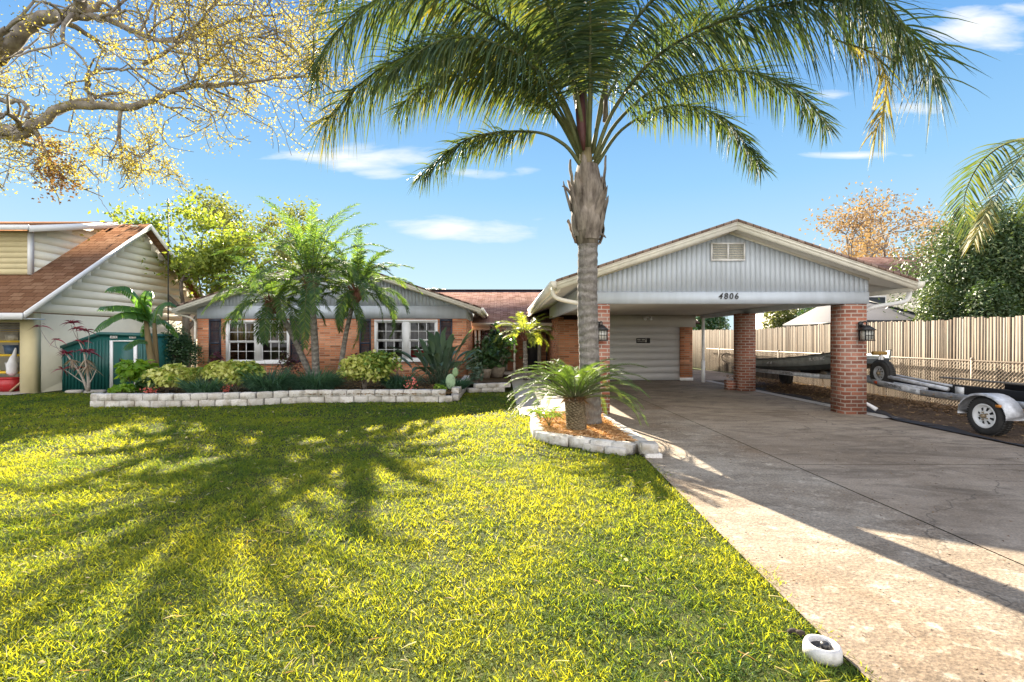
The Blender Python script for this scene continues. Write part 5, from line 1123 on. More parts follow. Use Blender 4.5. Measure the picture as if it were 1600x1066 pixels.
strips(m, np.stack([X, Yv, np.full(n, .008)], 1), np.stack([NR.normal(size=n), NR.normal(size=n), NR.uniform(0, .2, n)], 1), NR.uniform(.03, .08, n), NR.uniform(.008, .03, n), .1, 1, base=1)
tag(m.build('yard_leaves', leafm('scattered_yard_leaf', [(0, (.1, .07, .04)), (1, (.40, .28, .16))], .1, .8, .2, nsc=0)), 'scattered dry leaves on the bare side yard', 'leaf litter', kind='stuff')

# ---------------------------------------------------------------- boat trailers
ALU = plain('silver_trailer_metal', (.50, .51, .53), .55, .35, 9, .5, .45, .25)
TYRE = plain('tyre_rubber', (.03, .029, .028), .75, .25, 14, .5)
RIMW = plain('white_rim_paint', (.72, .72, .72), .4, .06, 9)
CARP = plain('black_carpet', (.012, .012, .014), .95, .3, 30, .5)
TAN = plain('grey_tan_board', (.30, .26, .21), .9, .25, 6, .5)
def wheel(parent, x, y, z, r, wd, side=-1, rimm=RIMW, rr=.185):
    m = MB(); pr = [(rr * .98, -wd / 2 + .055), (rr * 1.0, -wd / 2 + .01), (rr * 1.08, -wd / 2), (r * .86, -wd / 2 - .008), (r * .96, -wd / 2 + .02), (r, -wd / 2 + .05), (r * 1.005, 0), (r, wd / 2 - .05), (r * .96, wd / 2 - .02), (r * .86, wd / 2 + .008), (rr * 1.08, wd / 2), (rr, wd / 2 - .01), (rr * .98, wd / 2 - .055)]
    m.lathe(pr, (x, y, z), 40, 'x'); ty = m.build('wheel', TYRE, parent, smooth=True)
    tb = MB()
    for k in range(44):
        a = 2 * math.pi * k / 44
        for s in (-1, 1): tb.obox((x + s * wd * .22, y + math.cos(a + s * .05) * r * 1.006, z + math.sin(a + s * .05) * r * 1.006), (1, 0, 0), (0, -math.sin(a), math.cos(a)), (0, math.cos(a), math.sin(a)), wd * .17, .013, .005)
    tb.build('tread', TYRE, ty)
    rb = MB(); xs = x + side * (wd / 2 - .028); n = 40
    v = []; f = []
    rings = [(rr * 1.03, side * .022), (rr * .93, side * .03), (rr * .86, 0), (rr * .72, -side * .012), (rr * .45, side * .004), (rr * .2, side * .012)]
    for (a, h) in rings:
        for k in range(n): an = 2 * math.pi * k / n; v.append((xs + h, y + a * math.cos(an), z + a * math.sin(an)))
    for i in range(len(rings) - 1):
        for k in range(n):
            if i == 3 and k % 5 in (1, 2): continue
            f.append((i * n + k, i * n + (k + 1) % n, (i + 1) * n + (k + 1) % n, (i + 1) * n + k))
    f.append(tuple(5 * n + k for k in range(n))); rb.add(v, f); rb.build('rim', rimm, ty)
    d_ = MB(); d_.lathe([(rr * .5, -.005), (rr * .5, .005)], (x + side * .01, y, z), 24, 'x'); d_.build('brake_plate', BLACKM, ty)
    hb_ = MB(); hb_.lathe([(.035, 0), (.035, .05), (.02, .06)], (xs, y, z), 14, 'x') if side > 0 else hb_.lathe([(.035, 0), (.035, -.05), (.02, -.06)], (xs, y, z), 14, 'x')
    for k in range(5): a = k * 1.2566; hb_.lathe([(.011, 0), (.011, side * .025)], (xs + side * .008, y + .058 * math.cos(a), z + .058 * math.sin(a)), 6, 'x')
    hb_.build('hub', plain('worn_brass_hub', (.32, .24, .14), .5, .3, 20, .2, metal=.4) if 'HUBM' not in globals() else HUBM, ty)
HUBM = plain('worn_hub_metal', (.32, .25, .16), .5, .3, 20, .2, metal=.4)
t1 = thing('boat_trailer', 'empty silver boat trailer with white spoked wheel parked by the driveway edge', 'trailer', (8.4, 8.0, 0))
XL, XR_ = 7.80, 9.15
for x, xt in ((XL, 8.40), (XR_, 8.50)):
    m = MB(); m.bar((x, 4.6, .50), (x, 9.25, .505), .05, .105); m.bar((x, 9.251, .505), (xt, 12.1, .615), .05, .105); m.build('frame_rail', ALU, t1)
m = MB(); m.bar((8.45, 9.9, .50), (8.45, 13.1, .63), .07, .07); m.build('tongue', ALU, t1)
for y in (5.0, 6.6, 9.2): m = MB(); m.bar((XL + .03, y, .47), (XR_ - .03, y, .47), .06, .06); m.build('crossmember', ALU, t1)
m = MB(); m.bar((7.65, 7.75, .3), (9.3, 7.75, .3), .05, .05); m.build('axle', ALU, t1)
wheel(t1, 7.60, 7.75, .30, .30, .19, -1); wheel(t1, 9.35, 7.75, .30, .30, .19, 1)
for x0 in (7.46, 9.20):      # fenders
    m = MB(); v = []; f = []; n = 16
    for i in range(n + 1):
        a = math.radians(198 - 216 * i / n) if False else math.radians(188 - 196 * i / n); rr_ = .35
        cy_, cz = 7.75 + rr_ * 1.12 * math.cos(a), .33 + rr_ * .93 * math.sin(a)
        for x, dz in ((x0, -.035), (x0, 0), (x0 + .28, 0), (x0 + .28, -.02)): v.append((x, cy_, cz + dz))
    for i in range(n):
        for j in range(3): f.append((i * 4 + j, i * 4 + j + 1, i * 4 + 5 + j, i * 4 + 4 + j))
    m.add(v, f); fo = m.build('fender', ALU, t1)
for x, zt, mt in ((8.02, .685, CARP), (8.95, .70, CARP)):
    m = MB(); m.box(x, x + .05, 3.4, 8.85, .50, zt); m.build('bunk_board', CARP, t1)
m = MB(); m.box(8.80, 8.93, 3.4, 10.0, .715, .74); m.build('board_top', TAN, t1)
m = MB(); m.box(8.55, 8.60, 8.4, 11.2, .47, .64); m.build('bunk_board', CARP, t1)
for y in (8.62, 7.05, 5.2): m = MB(); m.box(8.0, 8.016, y, y + .16, .52, .66); m.build('bracket', RIMW, t1)
m = MB(); m.tube([(8.25, 11.1, .735), (7.98, 8.9, .60)], .038, 8); m.build('guide_tube', ALU, t1, smooth=True)
m = MB(); m.tube([(8.38, 11.1, .77), (8.15, 8.9, .64)], .022, 8); m.build('guide_tube', ALU, t1, smooth=True)
m = MB(); m.bar((8.45, 11.0, .60), (8.30, 10.9, 1.18), .06, .05); m.bar((8.22, 10.95, .72), (8.28, 10.9, 1.14), .025, .02); wp = m.build('winch_post', RIMW, t1)
m = MB(); m.tube([(8.12, 10.9, 1.19), (8.42, 10.9, 1.19)], .045, 10); m.build('bow_roller', plain('ochre_rubber', (.34, .20, .04), .6, .2, 9), wp)
wheel(t1, 8.22, 10.75, .76, .285, .17, -1, ALU, .15)
m = MB(); m.box(7.765, 7.774, 9.55, 9.62, .49, .54); m = MB(); 
p0 = Vector((7.80, 9.251, .505)); p1 = Vector((8.40, 12.1, .615)); dr_ = (p1 - p0).normalized(); nl_ = Vector((-dr_.y, dr_.x, 0)).normalized()
def railtext(txt, s, size, name, par, a=p0, dd=dr_, up=0.0, mat=BLACKM):
    c = a + dd * s; nrm = Vector((-dd.y, dd.x, 0)).normalized(); 
    if nrm.x > 0: nrm = -nrm
    x = -dd; z = nrm; yv = z.cross(x)
    if yv.z < 0: yv = -yv
    rot = Matrix((x, yv, z)).transposed().to_4x4()
    text_mesh(txt, size, name, mat, par, c + z * .027 + Vector((0, 0, up)), rot, .001, 0, 1.05, .0012)
railtext('CONTINENTAL', .88, .085, 'lettering', t1)
m = MB(); m.tube([Vector((7.768, 7.2, .46)), Vector((7.765, 8.2, .435)), Vector((7.767, 9.2, .455)), p0.lerp(p1, .4) + Vector((-.03, 0, -.06)), p0.lerp(p1, .8) + Vector((-.03, 0, -.045))], .006, 5); m.build('wiring', BLACKM, t1)
for yy_ in (8.35, 8.6, 8.95, 9.15):
    m = MB(); m.lathe([(.016, 0), (.014, -.014)], (7.775, yy_, .50), 6, 'x'); m.build('bolt', GALV, t1)
m = MB(); m.box(7.44, 7.458, 7.42, 7.50, .47, .51); m.build('marker_lamp', plain('amber_lens', (.6, .22, .03), .3, .1, 9), t1)
m = MB(); m.bar((8.45, 12.9, .60), (8.45, 13.15, .63), .09, .08); m.build('coupler', GALV, t1)
m = MB(); m.tube([(8.33, 12.5, .05), (8.33, 12.5, .85)], .03, 8); m.tube([(8.33, 12.5, .86), (8.25, 12.45, .9), (8.2, 12.45, .9)], .012, 6); m.build('tongue_jack', ALU, t1)
c = p0 + dr_ * 1.55; nrm = Vector((-dr_.y, dr_.x, 0)).normalized(); nrm = -nrm if nrm.x > 0 else nrm
m = MB(); m.obox(c + nrm * .034, dr_, nrm, UP, .055, .008, .03); m.build('marker_lamp', plain('orange_red_lens', (.55, .10, .03), .3, .1, 9), t1)
railtext('TRAILER CO.' if False else 'I I I I I I I I', .2, .04, 'small_print', t1, up=.018); railtext('I I I I I I', .2, .04, 'small_print', t1, up=-.02)

t2 = thing('boat_trailer', 'second silver trailer under the grey flat-bottomed boat behind the brick pillars', 'trailer', (8.6, 14.5, 0))
for x in (8.05, 9.15):
    m = MB(); m.bar((x, 12.6, .55), (x, 17.4, .50), .05, .11); m.bar((x, 12.599, .55), (8.6 + (x - 8.6) * .15, 11.9, .56), .05, .11); m.build('frame_rail', ALU, t2)
for y in (13.2, 15.0, 16.9): m = MB(); m.bar((8.08, y, .52), (9.12, y, .52), .06, .06); m.build('crossmember', ALU, t2)
wheel(t2, 7.98, 16.3, .30, .30, .18, -1, ALU); wheel(t2, 9.3, 16.3, .30, .30, .18, 1, ALU)
for y, h in ((13.6, .30), (15.6, .16)):
    m = MB(); m.box(8.2, 9.0, y, y + .08, .57, .58 + h - .03); m.build('bunk_stand', BLACKM, t2)
railtext('CONTINENTAL', 1.45, .085, 'lettering', t2, Vector((8.05, 12.6, .55)), (Vector((8.05, 17.4, .50)) - Vector((8.05, 12.6, .55))).normalized())
m = MB(); m.tube(bez([(8.05, 17.4, .6), (7.8, 17.6, .75), (7.75, 17.5, .95), (7.9, 17.3, 1.0)], 10), .018, 6); m.build('guide_loop', GALV, t2)
bt = thing('jon_boat', 'olive grey flat-bottomed boat on a trailer seen between the two right pillars', 'boat', (8.6, 14, .6))
BOAT = plain('olive_grey_boat_paint', (.26, .28, .26), .5, .2, 5, .3, c2=(.38, .40, .38)); BOATD = plain('dark_boat_bottom', (.06, .065, .06), .6, .2, 5)
secs = [(16.6, .58, .84, .63, .50), (15.6, .60, .87, .65, .52), (14.5, .60, .93, .70, .53), (13.3, .60, 1.03, .78, .53), (12.3, .57, 1.14, .88, .48), (11.6, .48, 1.24, 1.04, .38)]
v = []; f = []
for (y, hw, zs, zc, cw) in secs:
    v += [(8.6 - hw, y, zs), (8.6 - hw * .97, y, zc), (8.6 + hw * .97, y, zc), (8.6 + hw, y, zs), (8.6 + hw - .03, y, zs), (8.6 + hw * .97 - .05, y, zc + .03), (8.6 - hw * .97 + .05, y, zc + .03), (8.6 - hw + .03, y, zs)]
for i in range(5):
    for j in range(8): f.append((i * 8 + j, i * 8 + (j + 1) % 8, (i + 1) * 8 + (j + 1) % 8, (i + 1) * 8 + j))
f += [(0, 1, 6, 7), (1, 2, 5, 6), (2, 3, 4, 5), (47, 46, 41, 40), (46, 45, 42, 41), (45, 44, 43, 42)]
m = MB(); m.add(v, f); m.build('hull', BOAT, bt)
m = MB(); v = []; f = []
for (y, hw, zs, zc, cw) in secs: v += [(8.6 - hw * .965, y, zc - .002), (8.6 - cw, y, zc - .11), (8.6 + cw, y, zc - .11), (8.6 + hw * .965, y, zc - .002)]
for i in range(5):
    for j in range(3): f.append((i * 4 + j, i * 4 + j + 1, i * 4 + 5 + j, i * 4 + 4 + j))
f += [(0, 1, 2, 3), (23, 22, 21, 20)]; m.add(v, f); m.build('bottom', BOATD, bt)
m = MB()
for s in (-1, 1):
    m.tube([(8.6 + s * (hw + .004), y, zs + .005) for (y, hw, zs, zc, cw) in secs], .016, 6)
m.build('gunwale', BOATD, bt)
m = MB(); m.box(8.05, 9.15, 14.3, 14.6, .86, .90); m.build('bench', BOAT, bt); m = MB(); m.box(8.0, 9.2, 11.8, 12.3, 1.06, 1.1); m.build('deck', BOAT, bt)
hd = (Vector((8.03, 12.3, 1.01)) - Vector((8.0, 13.3, .905)))
railtext('FL 9278 MC', .0, .115, 'registration', bt, Vector((8.0, 12.62, .995)) - Vector((-.0, 0, 0)), -hd.normalized() if False else (Vector((8.0, 13.3, .915)) - Vector((8.02, 12.3, 1.01))).normalized(), 0, plain('white_decal', (.8, .8, .8), .5, .03, 9))
m = MB(); m.poly([(7.985, 15.05, .76), (7.985, 14.92, .83), (7.985, 14.9, .76)], (-.003, 0, 0)); m.poly([(7.985, 14.86, .76), (7.985, 14.74, .85), (7.985, 14.74, .76)], (-.003, 0, 0)); m.build('decal', RIMW, bt)
# white elbow of the downspout is part of the house; sprinkler ring at the lawn edge
sr = thing('sprinkler_ring', 'white concrete ring round a sprinkler head at the lawn and driveway edge', 'sprinkler guard', (1.46, 2.27, 0))
rc_ = G(1285, 996, .085); m = MB(); cx2, cy2 = rc_.x, rc_.y
m.lathe([(.048, .0), (.050, .045), (.054, .056), (.063, .061), (.073, .057), (.080, .040), (.082, .0)], (cx2, cy2, 0), 36); m.build('ring', plain('white_concrete', (.58, .56, .54), .9, .25, 22, .8), sr, smooth=True)
m = MB(); m.lathe([(.0, .006), (.05, .008), (.051, .0)], (cx2, cy2, .03), 20); m.lathe([(.012, .03), (.02, .045), (.02, .06), (.012, .066), (.004, .066)], (cx2 + .008, cy2 - .006, 0), 16); m.build('sprinkler_head', BLACKM, sr, smooth=False)
for k, (dx, dy) in enumerate(((-.04, .17), (-.015, .155))):
    m = MB(); v = []; 
    m.ball((cx2 + dx, cy2 + dy, .012), .03, .018, .016, 7); tag(m.build('soil_clod', plain('dark_clod', (.04, .028, .02), .95, .4, 50, .9)), ['larger dark clod of soil at the lawn edge above the sprinkler ring', 'small dark clod of soil touching the driveway above the sprinkler ring'][k], 'clod')
# leaf bits on the concrete
m = MB(); n = 900; X = NR.uniform(1.65, 6.5, n); Yv = NR.uniform(1.9, 9, n)
strips(m, np.stack([X, Yv, np.full(n, .021)], 1), np.stack([NR.normal(size=n), NR.normal(size=n), NR.uniform(0, .25, n)], 1), NR.uniform(.008, .026, n), NR.uniform(.004, .011, n), .1, 1, base=1)
tag(m.build('driveway_debris', leafm('dark_leaf_bit', [(0, (.06, .04, .03)), (1, (.22, .14, .08))], .1, .8, .2, nsc=0)), 'tiny dark leaf fragments scattered on the driveway', 'leaf litter', kind='stuff')

# ---------------------------------------------------------------- right-hand background
gz = thing('patio_canopy', 'grey fabric canopy on a dark frame above the fence behind the right pillar', 'canopy', (11.6, 16, 0))
GF = plain('grey_canopy_fabric', (.12, .115, .12), .8, .06, 2)
x0, x1, y0, y1, ze, zp = 10.35, 12.55, 14.3, 18.3, 2.05, 2.86; xm, ym = 11.2, 16.3
m = MB(); m.add([(x0, y0, ze), (x1, y0, ze), (x1, y1, ze), (x0, y1, ze), (xm - .3, ym, zp), (xm + .3, ym, zp)], [(0, 1, 5, 4), (1, 2, 5), (2, 3, 4, 5), (3, 0, 4)]); m.build('fabric_roof', GF, gz)
m = MB(); m.bar((x0, y0, ze - .05), (x1, y0, ze - .05), .06, .09); m.bar((x1, y0, ze - .05), (x1, y1, ze - .05), .06, .09); m.bar((x0, y0, ze - .05), (x0, y1, ze - .05), .06, .09); m.bar((x1, y0, ze + .02), (xm + .3, ym, zp + .03), .05, .05); m.build('roof_frame', BLACKM, gz)
for x, y in ((x0 + .05, y0 + .03), (x1 - .05, y0 + .03), (x1 - .05, y1 - .05), (x0 + .05, y1 - .05)):
    m = MB(); m.box(x - .04, x + .04, y - .04, y + .04, 0, ze - .1); m.build('post', BLACKM, gz)
nb2 = thing('cream_house', 'cream two-storey house behind the evergreen tree and fence on the right', 'house', (22, 28, 0))
m = MB(); m.box(16, 34, 24, 34, 0, 4.35); m.build('wall', plain('cream_wall', (.72, .66, .56), .8, .04, 2), nb2)
m = MB(); m.add([(15.4, 23.4, 4.36), (34.6, 23.4, 4.36), (34.6, 34.6, 4.36), (15.4, 34.6, 4.36), (21, 29, 6.3), (29, 29, 6.3)], [(0, 1, 5, 4), (1, 2, 5), (2, 3, 4, 5), (3, 0, 4), (3, 2, 1, 0)]); rf_ = m.build('roof', SHG, nb2)
m = MB(); m.box(15.38, 34.6, 23.36, 23.4, 4.14, 4.40); m.box(15.36, 15.4, 23.41, 34.6, 4.14, 4.40); m.build('fascia', WINW, rf_)
for x in (17.2, 20.5, 24):
    m = MB(); m.box(x, x + 1.3, 23.93, 23.99, 2.4, 3.6); w = m.build('window', WINW, nb2); m = MB(); m.box(x + .08, x + 1.22, 23.9, 23.925, 2.48, 3.52); m.build('pane', plain('dark_pane', (.05, .06, .07), .1, .1, 3), w)
NR.seed(7)
et = bush('evergreen_tree', 'large dense evergreen tree with scattered pale leaves rising over the fence at right', (14.3, 14.2, .0), 3.0, 2.3, 5.0, 70000, (.115, .045), EVG, lump=26, stems=8, seed=111, cat='tree', up=.4)
bush('evergreen_tree', 'lower spreading evergreen branch mass next to the canopy over the fence', (12.2, 13.1, 0.2), 1.2, 1.2, 2.75, 14000, (.105, .042), EVG, lump=9, seed=112, cat='tree')
bush('background_shrub', 'dark shrub over the fence just right of the slim white carport post', (12.3, 30, 0), 2.0, 1.2, 3.2, 4200, (.2, .1), DKG, 'shrubs beyond the side fence', seed=113)
bush('background_shrub', 'bright green shrub over the fence beside the middle brick pillar', (12.2, 21.5, 0), 1.4, 1.0, 3.0, 5200, (.16, .08), OLIVE, 'shrubs beyond the side fence', seed=114)
bush('background_shrub', 'dark conifer-like shrub over the fence between the two right pillars', (12.9, 20.0, 0), 1.3, 1.0, 3.1, 4600, (.14, .05), DKG, 'shrubs beyond the side fence', seed=115)
bush('background_shrub', 'small light shrub over the fence left of the slim white carport post', (11.2, 33, 0), 1.5, 1.0, 2.8, 2600, (.2, .1), OLIVE, 'shrubs beyond the side fence', seed=116)
tree('autumn_tree', 'sparse orange-leaved autumn tree in the distance above the carport roof', (25.2, 34, 0), 4.6, .30, ORGL, (.24, .14), 4, .62, 4, 2.7, 2, bendz=.1, sprd=.75, seed=121)
tree('autumn_tree', 'second bare-branched orange tree just left of the evergreen tree', (31.5, 38, 0), 5.5, .26, ORGL, (.24, .14), 4, .6, 4, 2.4, 2, bendz=.1, sprd=.7, seed=122)
m = MB(); m.tube([Vector(P(1285, 391, 46)).lerp(P(1700, 250, 12), t / 20) - UP * (1.2 * (t / 20) * (1 - t / 20)) for t in range(21)], .016, 5); tag(m.build('power_line', BLACKM), 'thin dark overhead cable crossing the sky at right', 'cable')

# ---------------------------------------------------------------- left-hand trees
tree('lime_green_tree', 'leafy yellow-green tree between the yellow house and the brick house', (-12.35, 19.3, 0), 2.4, .16, LIME, (.18, .11), 11, .30, 4, 1.55, 2, bendz=.10, sprd=.62, seed=131)
tree('olive_tree', 'taller dark olive-green tree behind the lime green one', (-13.2, 26, 0), 5.3, .16, OLIVE, (.2, .12), 14, .4, 3, 1.7, 2, (.4, 0), bendz=.1, sprd=.75, seed=133)
m = MB(); m.tube([(-12.15, 18.0, 0), (-12.15, 18.0, 6.6)], .022, 6); m.tube([(-12.4, 18.0, 6.3), (-11.9, 18.0, 6.35)], .01, 4); tag(m.build('antenna_mast', BLACKM), 'thin dark mast standing in front of the yellow house gable', 'mast')

# ---------------------------------------------------------------- overhanging oak, top left
R.seed(141); NR.seed(141)
ok = thing('oak_tree', 'big oak whose lichened limbs and golden leaves overhang the lawn at top left', 'tree', (-12.5, 8.6, 0))
OAKB = plain('lichened_oak_bark', (.17, .14, .12), .95, .4, 7, .9, .1, c2=(.34, .31, .27))
tr = MB(); tr.tube(bez([(-12.5, 8.6, 0), (-12.3, 8.6, 2.2), (-12.0, 8.5, 4.4), (-11.4, 8.4, 5.6)], 10), [.62, .5, .45, .42, .4, .38, .36, .35, .33, .3, .28], 16)
tips = []
def limb(pts, Ys, r0, r1, tw=1.0, ntw=14, L=.75):
    n = len(pts); c = bez([P(p[0], p[1], Ys[0] + (Ys[1] - Ys[0]) * i / (n - 1)) for i, p in enumerate(pts)], 26)
    tr.tube([q + Vector((R.gauss(0, .012), R.gauss(0, .012), R.gauss(0, .012))) for q in c], [.5 * (r0 + (r1 - r0) * i / 26) for i in range(27)], 9)
    for k in range(ntw):
        i = int(R.uniform(2, 26)); d = (c[min(26, i + 1)] - c[i - 1]).normalized()
        dd = (d * .6 + Vector((R.gauss(0, .5), R.gauss(0, .5), R.gauss(.05, .55)))).normalized()
        grow(tr, tips, c[i], dd, L * R.uniform(.6, 1.2) * tw, max(.012, .28 * (r0 + (r1 - r0) * i / 26)), 2, 2, 0, .45, .004, .72, 5, .75)
    return c
limb([(-260, 200), (-120, 130), (0, 82), (45, 40), (80, 26), (125, 22)], (8.4, 8.0), .30, .17, 1, 9)
limb([(110, 24), (128, 8), (142, -30), (170, -90)], (8.0, 7.8), .14, .10, 1, 6, .9)
limb([(122, 24), (170, 30), (215, 52), (250, 62), (300, 60), (370, 30), (440, 20)], (8.0, 7.6), .11, .025, 1, 24, .8)
limb([(-260, 260), (-100, 215), (0, 205), (35, 208), (60, 192), (100, 168), (150, 165), (200, 167), (228, 162)], (8.4, 7.9), .22, .10, 1, 12)
limb([(225, 162), (262, 146), (300, 136), (345, 132), (400, 127), (470, 118)], (7.9, 7.6), .085, .022, 1, 22, .7)
limb([(148, 163), (138, 145), (142, 120), (165, 107), (195, 108), (226, 107)], (8.0, 7.8), .07, .022, 1, 6, .6)
limb([(140, 145), (165, 155), (195, 165)], (8.0, 7.95), .045, .03, 1, 2, .5)
limb([(-60, 160), (10, 158), (38, 162), (46, 185)], (8.2, 8.05), .09, .05, 1, 4, .5)
limb([(225, 100), (290, 60), (350, -10), (420, -60)], (7.8, 7.3), .06, .02, 1, 16, .8)
limb([(300, 130), (330, 90), (380, 60), (450, 70), (510, 150)], (7.8, 7.4), .04, .012, 1, 16, .6)
limb([(60, 195), (100, 205), (150, 215), (190, 225), (240, 262), (290, 290)], (8.1, 8.0), .022, .006, .6, 8, .5)
limb([(80, 235), (120, 250), (150, 275), (155, 310), (185, 345)], (8.1, 8.1), .02, .005, .5, 5, .4)
limb([(208, 168), (218, 200), (228, 232), (250, 255), (285, 280)], (7.95, 7.9), .016, .005, .5, 5, .4)
limb([(375, 132), (392, 150), (405, 172)], (7.7, 7.7), .012, .005, .4, 3, .3)
P_ = np.array([tuple(t[0]) for t in tips]); sel = NR.rand(len(P_)) < .34; P_ = P_[sel]; print('oak tips', len(P_))
nl = 14; c = np.repeat(P_, nl, axis=0) + NR.normal(size=(len(P_) * nl, 3)) * .075
tint = np.repeat(NR.rand(len(P_)), nl) * .7 + NR.rand(len(c)) * .3
m = MB(); leaves(m, c, .036, .024, .2, rnd=tint); 
ext = []   # low left mass
for k in range(170):
    px, py = R.uniform(-60, 95), R.uniform(200, 280) + (0 if R.random() < .8 else 20)
    if px > 60 and py < 225: continue
    ext.append(tuple(P(px, py, R.uniform(7.8, 8.6))))
for k in range(70):
    px = R.uniform(-40, 70); py = R.uniform(95, 140); ext.append(tuple(P(px, py, R.uniform(7.9, 8.4))))
for k in range(260):
    px = R.uniform(270, 500); py = R.uniform(-30, 105) if R.random() < .8 else R.uniform(90, 125); ext.append(tuple(P(px, py, R.uniform(7.2, 8.2))))
for k in range(90): ext.append(tuple(P(R.gauss(215, 22), R.gauss(245, 14), R.uniform(7.9, 8.1))))
E = np.array(ext); c = np.repeat(E, 14, axis=0) + NR.normal(size=(len(E) * 14, 3)) * .085
leaves(m, c, .036, .023, .2, rnd=np.repeat(NR.rand(len(E)), 14) * .7 + NR.rand(len(c)) * .3)
m.build('crown', OAKL, ok)
E = np.array([tuple(P(R.gauss(85, 16), R.gauss(262, 26), 7.9)) for k in range(38)]); c = np.repeat(E, 16, axis=0) + NR.normal(size=(len(E) * 16, 3)) * .09
m = MB(); leaves(m, c, .055, .035, .2); rm = m.build('dead_leaves', RUSTL, ok); rm['label'] = 'rusty brown dead leaf cluster'
tw = tr; idx = NR.choice(len(ext), 420, replace=False)
for i in idx:
    a = Vector(ext[i]); b = a + Vector((R.gauss(0, .16), R.gauss(0, .16), R.gauss(0, .16))); tw.tube([a, (a + b) / 2 + Vector((R.gauss(0, .03), R.gauss(0, .03), R.gauss(0, .03))), b], [.009, .007, .004], 4, cap=False)
tr.build('trunk', OAKB, ok, smooth=True)
# ---------------------------------------------------------------- lawn grass
NR.seed(777)
def inpoly(X, Y, poly):
    c = np.zeros(len(X), bool); n = len(poly)
    for i in range(n):
        x1, y1 = poly[i]; x2, y2 = poly[i - 1]
        with np.errstate(divide='ignore', invalid='ignore'):
            c ^= ((y1 > Y) != (y2 > Y)) & (X < (x2 - x1) * (Y - y1) / (y2 - y1 + 1e-12) + x1)
    return c
BED1 = [(x, y - .09) for x, y in B1[:7]] + [(-1.06, 11.78), (-1.06, 17), (-12, 17), (-12, 13.7), (-9.9, 13.5), (-9.4, 11.5)]
BED2 = [(x - .08, y - .08) for x, y in B2] + [(1.95, 6.2), (1.95, 9.4)]
XE = [(-6, 1.60), (2.4, 1.60), (4.2, 1.68), (6.2, 1.78), (30, 1.78)]
def vnoise(X, Y, s, seed):
    rs = np.random.RandomState(seed); g_ = rs.rand(256, 256); x = X * s + 1000.3; y = Y * s + 1000.7
    xi = np.floor(x).astype(int); yi = np.floor(y).astype(int); fx = x - xi; fy = y - yi; fx = fx * fx * (3 - 2 * fx); fy = fy * fy * (3 - 2 * fy)
    a = g_[xi % 256, yi % 256]; b = g_[(xi + 1) % 256, yi % 256]; c_ = g_[xi % 256, (yi + 1) % 256]; d_ = g_[(xi + 1) % 256, (yi + 1) % 256]
    return (a * (1 - fx) + b * fx) * (1 - fy) + (c_ * (1 - fx) + d_ * fx) * fy
def grassband(y0, y1, x0, dens, Lr, w, nseg):
    n = int((y1 - y0) * (2.0 - x0) * dens); X = NR.uniform(x0, 2.0, n); Y = NR.uniform(y0, y1, n)
    edge = np.interp(Y, [e[0] for e in XE], [e[1] for e in XE]) - .04 + .10 * vnoise(X * 0, Y, 6, 8) + .05 * vnoise(X * 0, Y, 19, 9) + .03 * np.sin(Y * 7) * .6 + NR.normal(size=n) * .028
    k = (X < edge) & ~inpoly(X, Y, BED1) & ~inpoly(X, Y, BED2) & ~inpoly(X, Y, pth) & ~((X > -1.08) & (X < .3) & (Y > 13.85)) & ~((X < -12.8) & (Y > 13.2)) & ~((X < -8.9) & (Y > 13.75))
    k &= ~((X - cx2) ** 2 + (Y - cy2) ** 2 < .098 ** 2)
    cl_ = vnoise(X, Y, 5.0, 3) * .5 + vnoise(X, Y, 14, 4) * .5; pa = vnoise(X, Y, .9, 5) * .6 + vnoise(X, Y, 2.4, 6) * .4
    k &= NR.rand(n) < .15 + 1.3 * cl_ * cl_ + .7 * cl_
    X, Y, cl_, pa = X[k], Y[k], cl_[k], pa[k]; n = len(X)
    a = NR.rand(n) * 6.283; tl = NR.uniform(.25, 1.25, n)
    d_ = np.stack([np.cos(a) * tl, np.sin(a) * tl, np.full(n, .75)], 1)
    L = NR.uniform(Lr[0], Lr[1], n) * (.55 + .95 * cl_)
    m_ = MB(); rnd = np.clip(-.05 + .75 * pa + .45 * NR.rand(n) ** 1.2 + (NR.rand(n) < .06) * .5, 0, 1)
    strips(m_, np.stack([X, Y, np.full(n, -.005)], 1), d_, L, w * NR.uniform(.7, 1.25, n), NR.uniform(.15, .75, n), nseg, rnd=rnd, base=.9, side=np.cross(d_, np.stack([NR.normal(size=n) * .35, NR.normal(size=n) * .35, np.ones(n)], 1)))
    return m_
gm = MB()
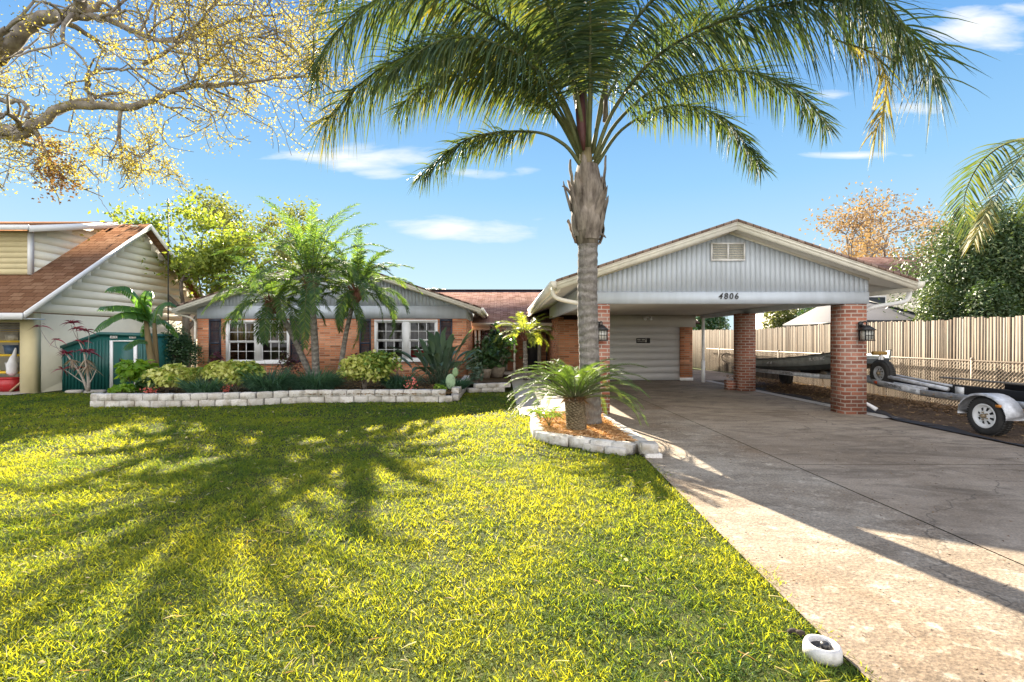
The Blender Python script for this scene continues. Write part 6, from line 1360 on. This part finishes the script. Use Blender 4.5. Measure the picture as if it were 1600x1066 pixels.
for args in ((1.2, 3.6, -5.2, 11500, (.035, .07), .0048, 2), (3.6, 6.2, -8.5, 6000, (.038, .075), .0062, 2), (6.2, 9.5, -12.5, 1700, (.05, .09), .0105, 2), (9.5, 14.6, -17.5, 800, (.05, .095), .018, 2)):
    b_ = grassband(*args)
    for v_, f_, r_ in zip(b_.V, b_.Fc, b_.Rn):
        gm.Fc.append(f_ + gm.n); gm.V.append(v_); gm.Rn.append(r_); gm.n += len(v_)
print('grass verts', gm.n)
GRS = leafm('st_augustine_blade', [(0, (.018, .05, .024)), (.3, (.045, .105, .032)), (.65, (.118, .185, .036)), (.9, (.18, .25, .042)), (1, (.35, .31, .12))], .55, .65, .15, 2.5, .7, tint=(2.05, 1.24, .2))
tag(gm.build('lawn_grass', GRS), 'coarse yellow-green lawn of broad grass blades in front of the house', 'grass', kind='stuff')
# dry straw and fallen leaves caught in the lawn
m = MB(); n = 2600; X = NR.uniform(-9, 1.55, n); Yv = 1.6 + 12 * NR.rand(n) ** 1.6; k = ~inpoly(X, Yv, BED1) & ~inpoly(X, Yv, BED2) & ~inpoly(X, Yv, pth); X, Yv = X[k], Yv[k]; n = len(X)
strips(m, np.stack([X, Yv, NR.uniform(.01, .045, n)], 1), np.stack([NR.normal(size=n), NR.normal(size=n), NR.uniform(-.1, .5, n)], 1), NR.uniform(.03, .11, n), NR.uniform(.002, .006, n), .2, 2, base=1)
n = 160; X = NR.uniform(-8, 1.5, n); Yv = 1.6 + 11 * NR.rand(n) ** 1.4; k = ~inpoly(X, Yv, BED1) & ~inpoly(X, Yv, BED2) & ~inpoly(X, Yv, pth); c = np.stack([X[k], Yv[k], NR.uniform(.03, .06, k.sum())], 1); leaves(m, c, .035, .022, .8)
tag(m.build('lawn_thatch', leafm('straw_thatch', [(0, (.26, .12, .05)), (.5, (.45, .36, .20)), (1, (.62, .55, .38))], .2, .8, .2, nsc=0)), 'dry straw bits and small fallen leaves caught in the lawn', 'leaf litter', kind='stuff')
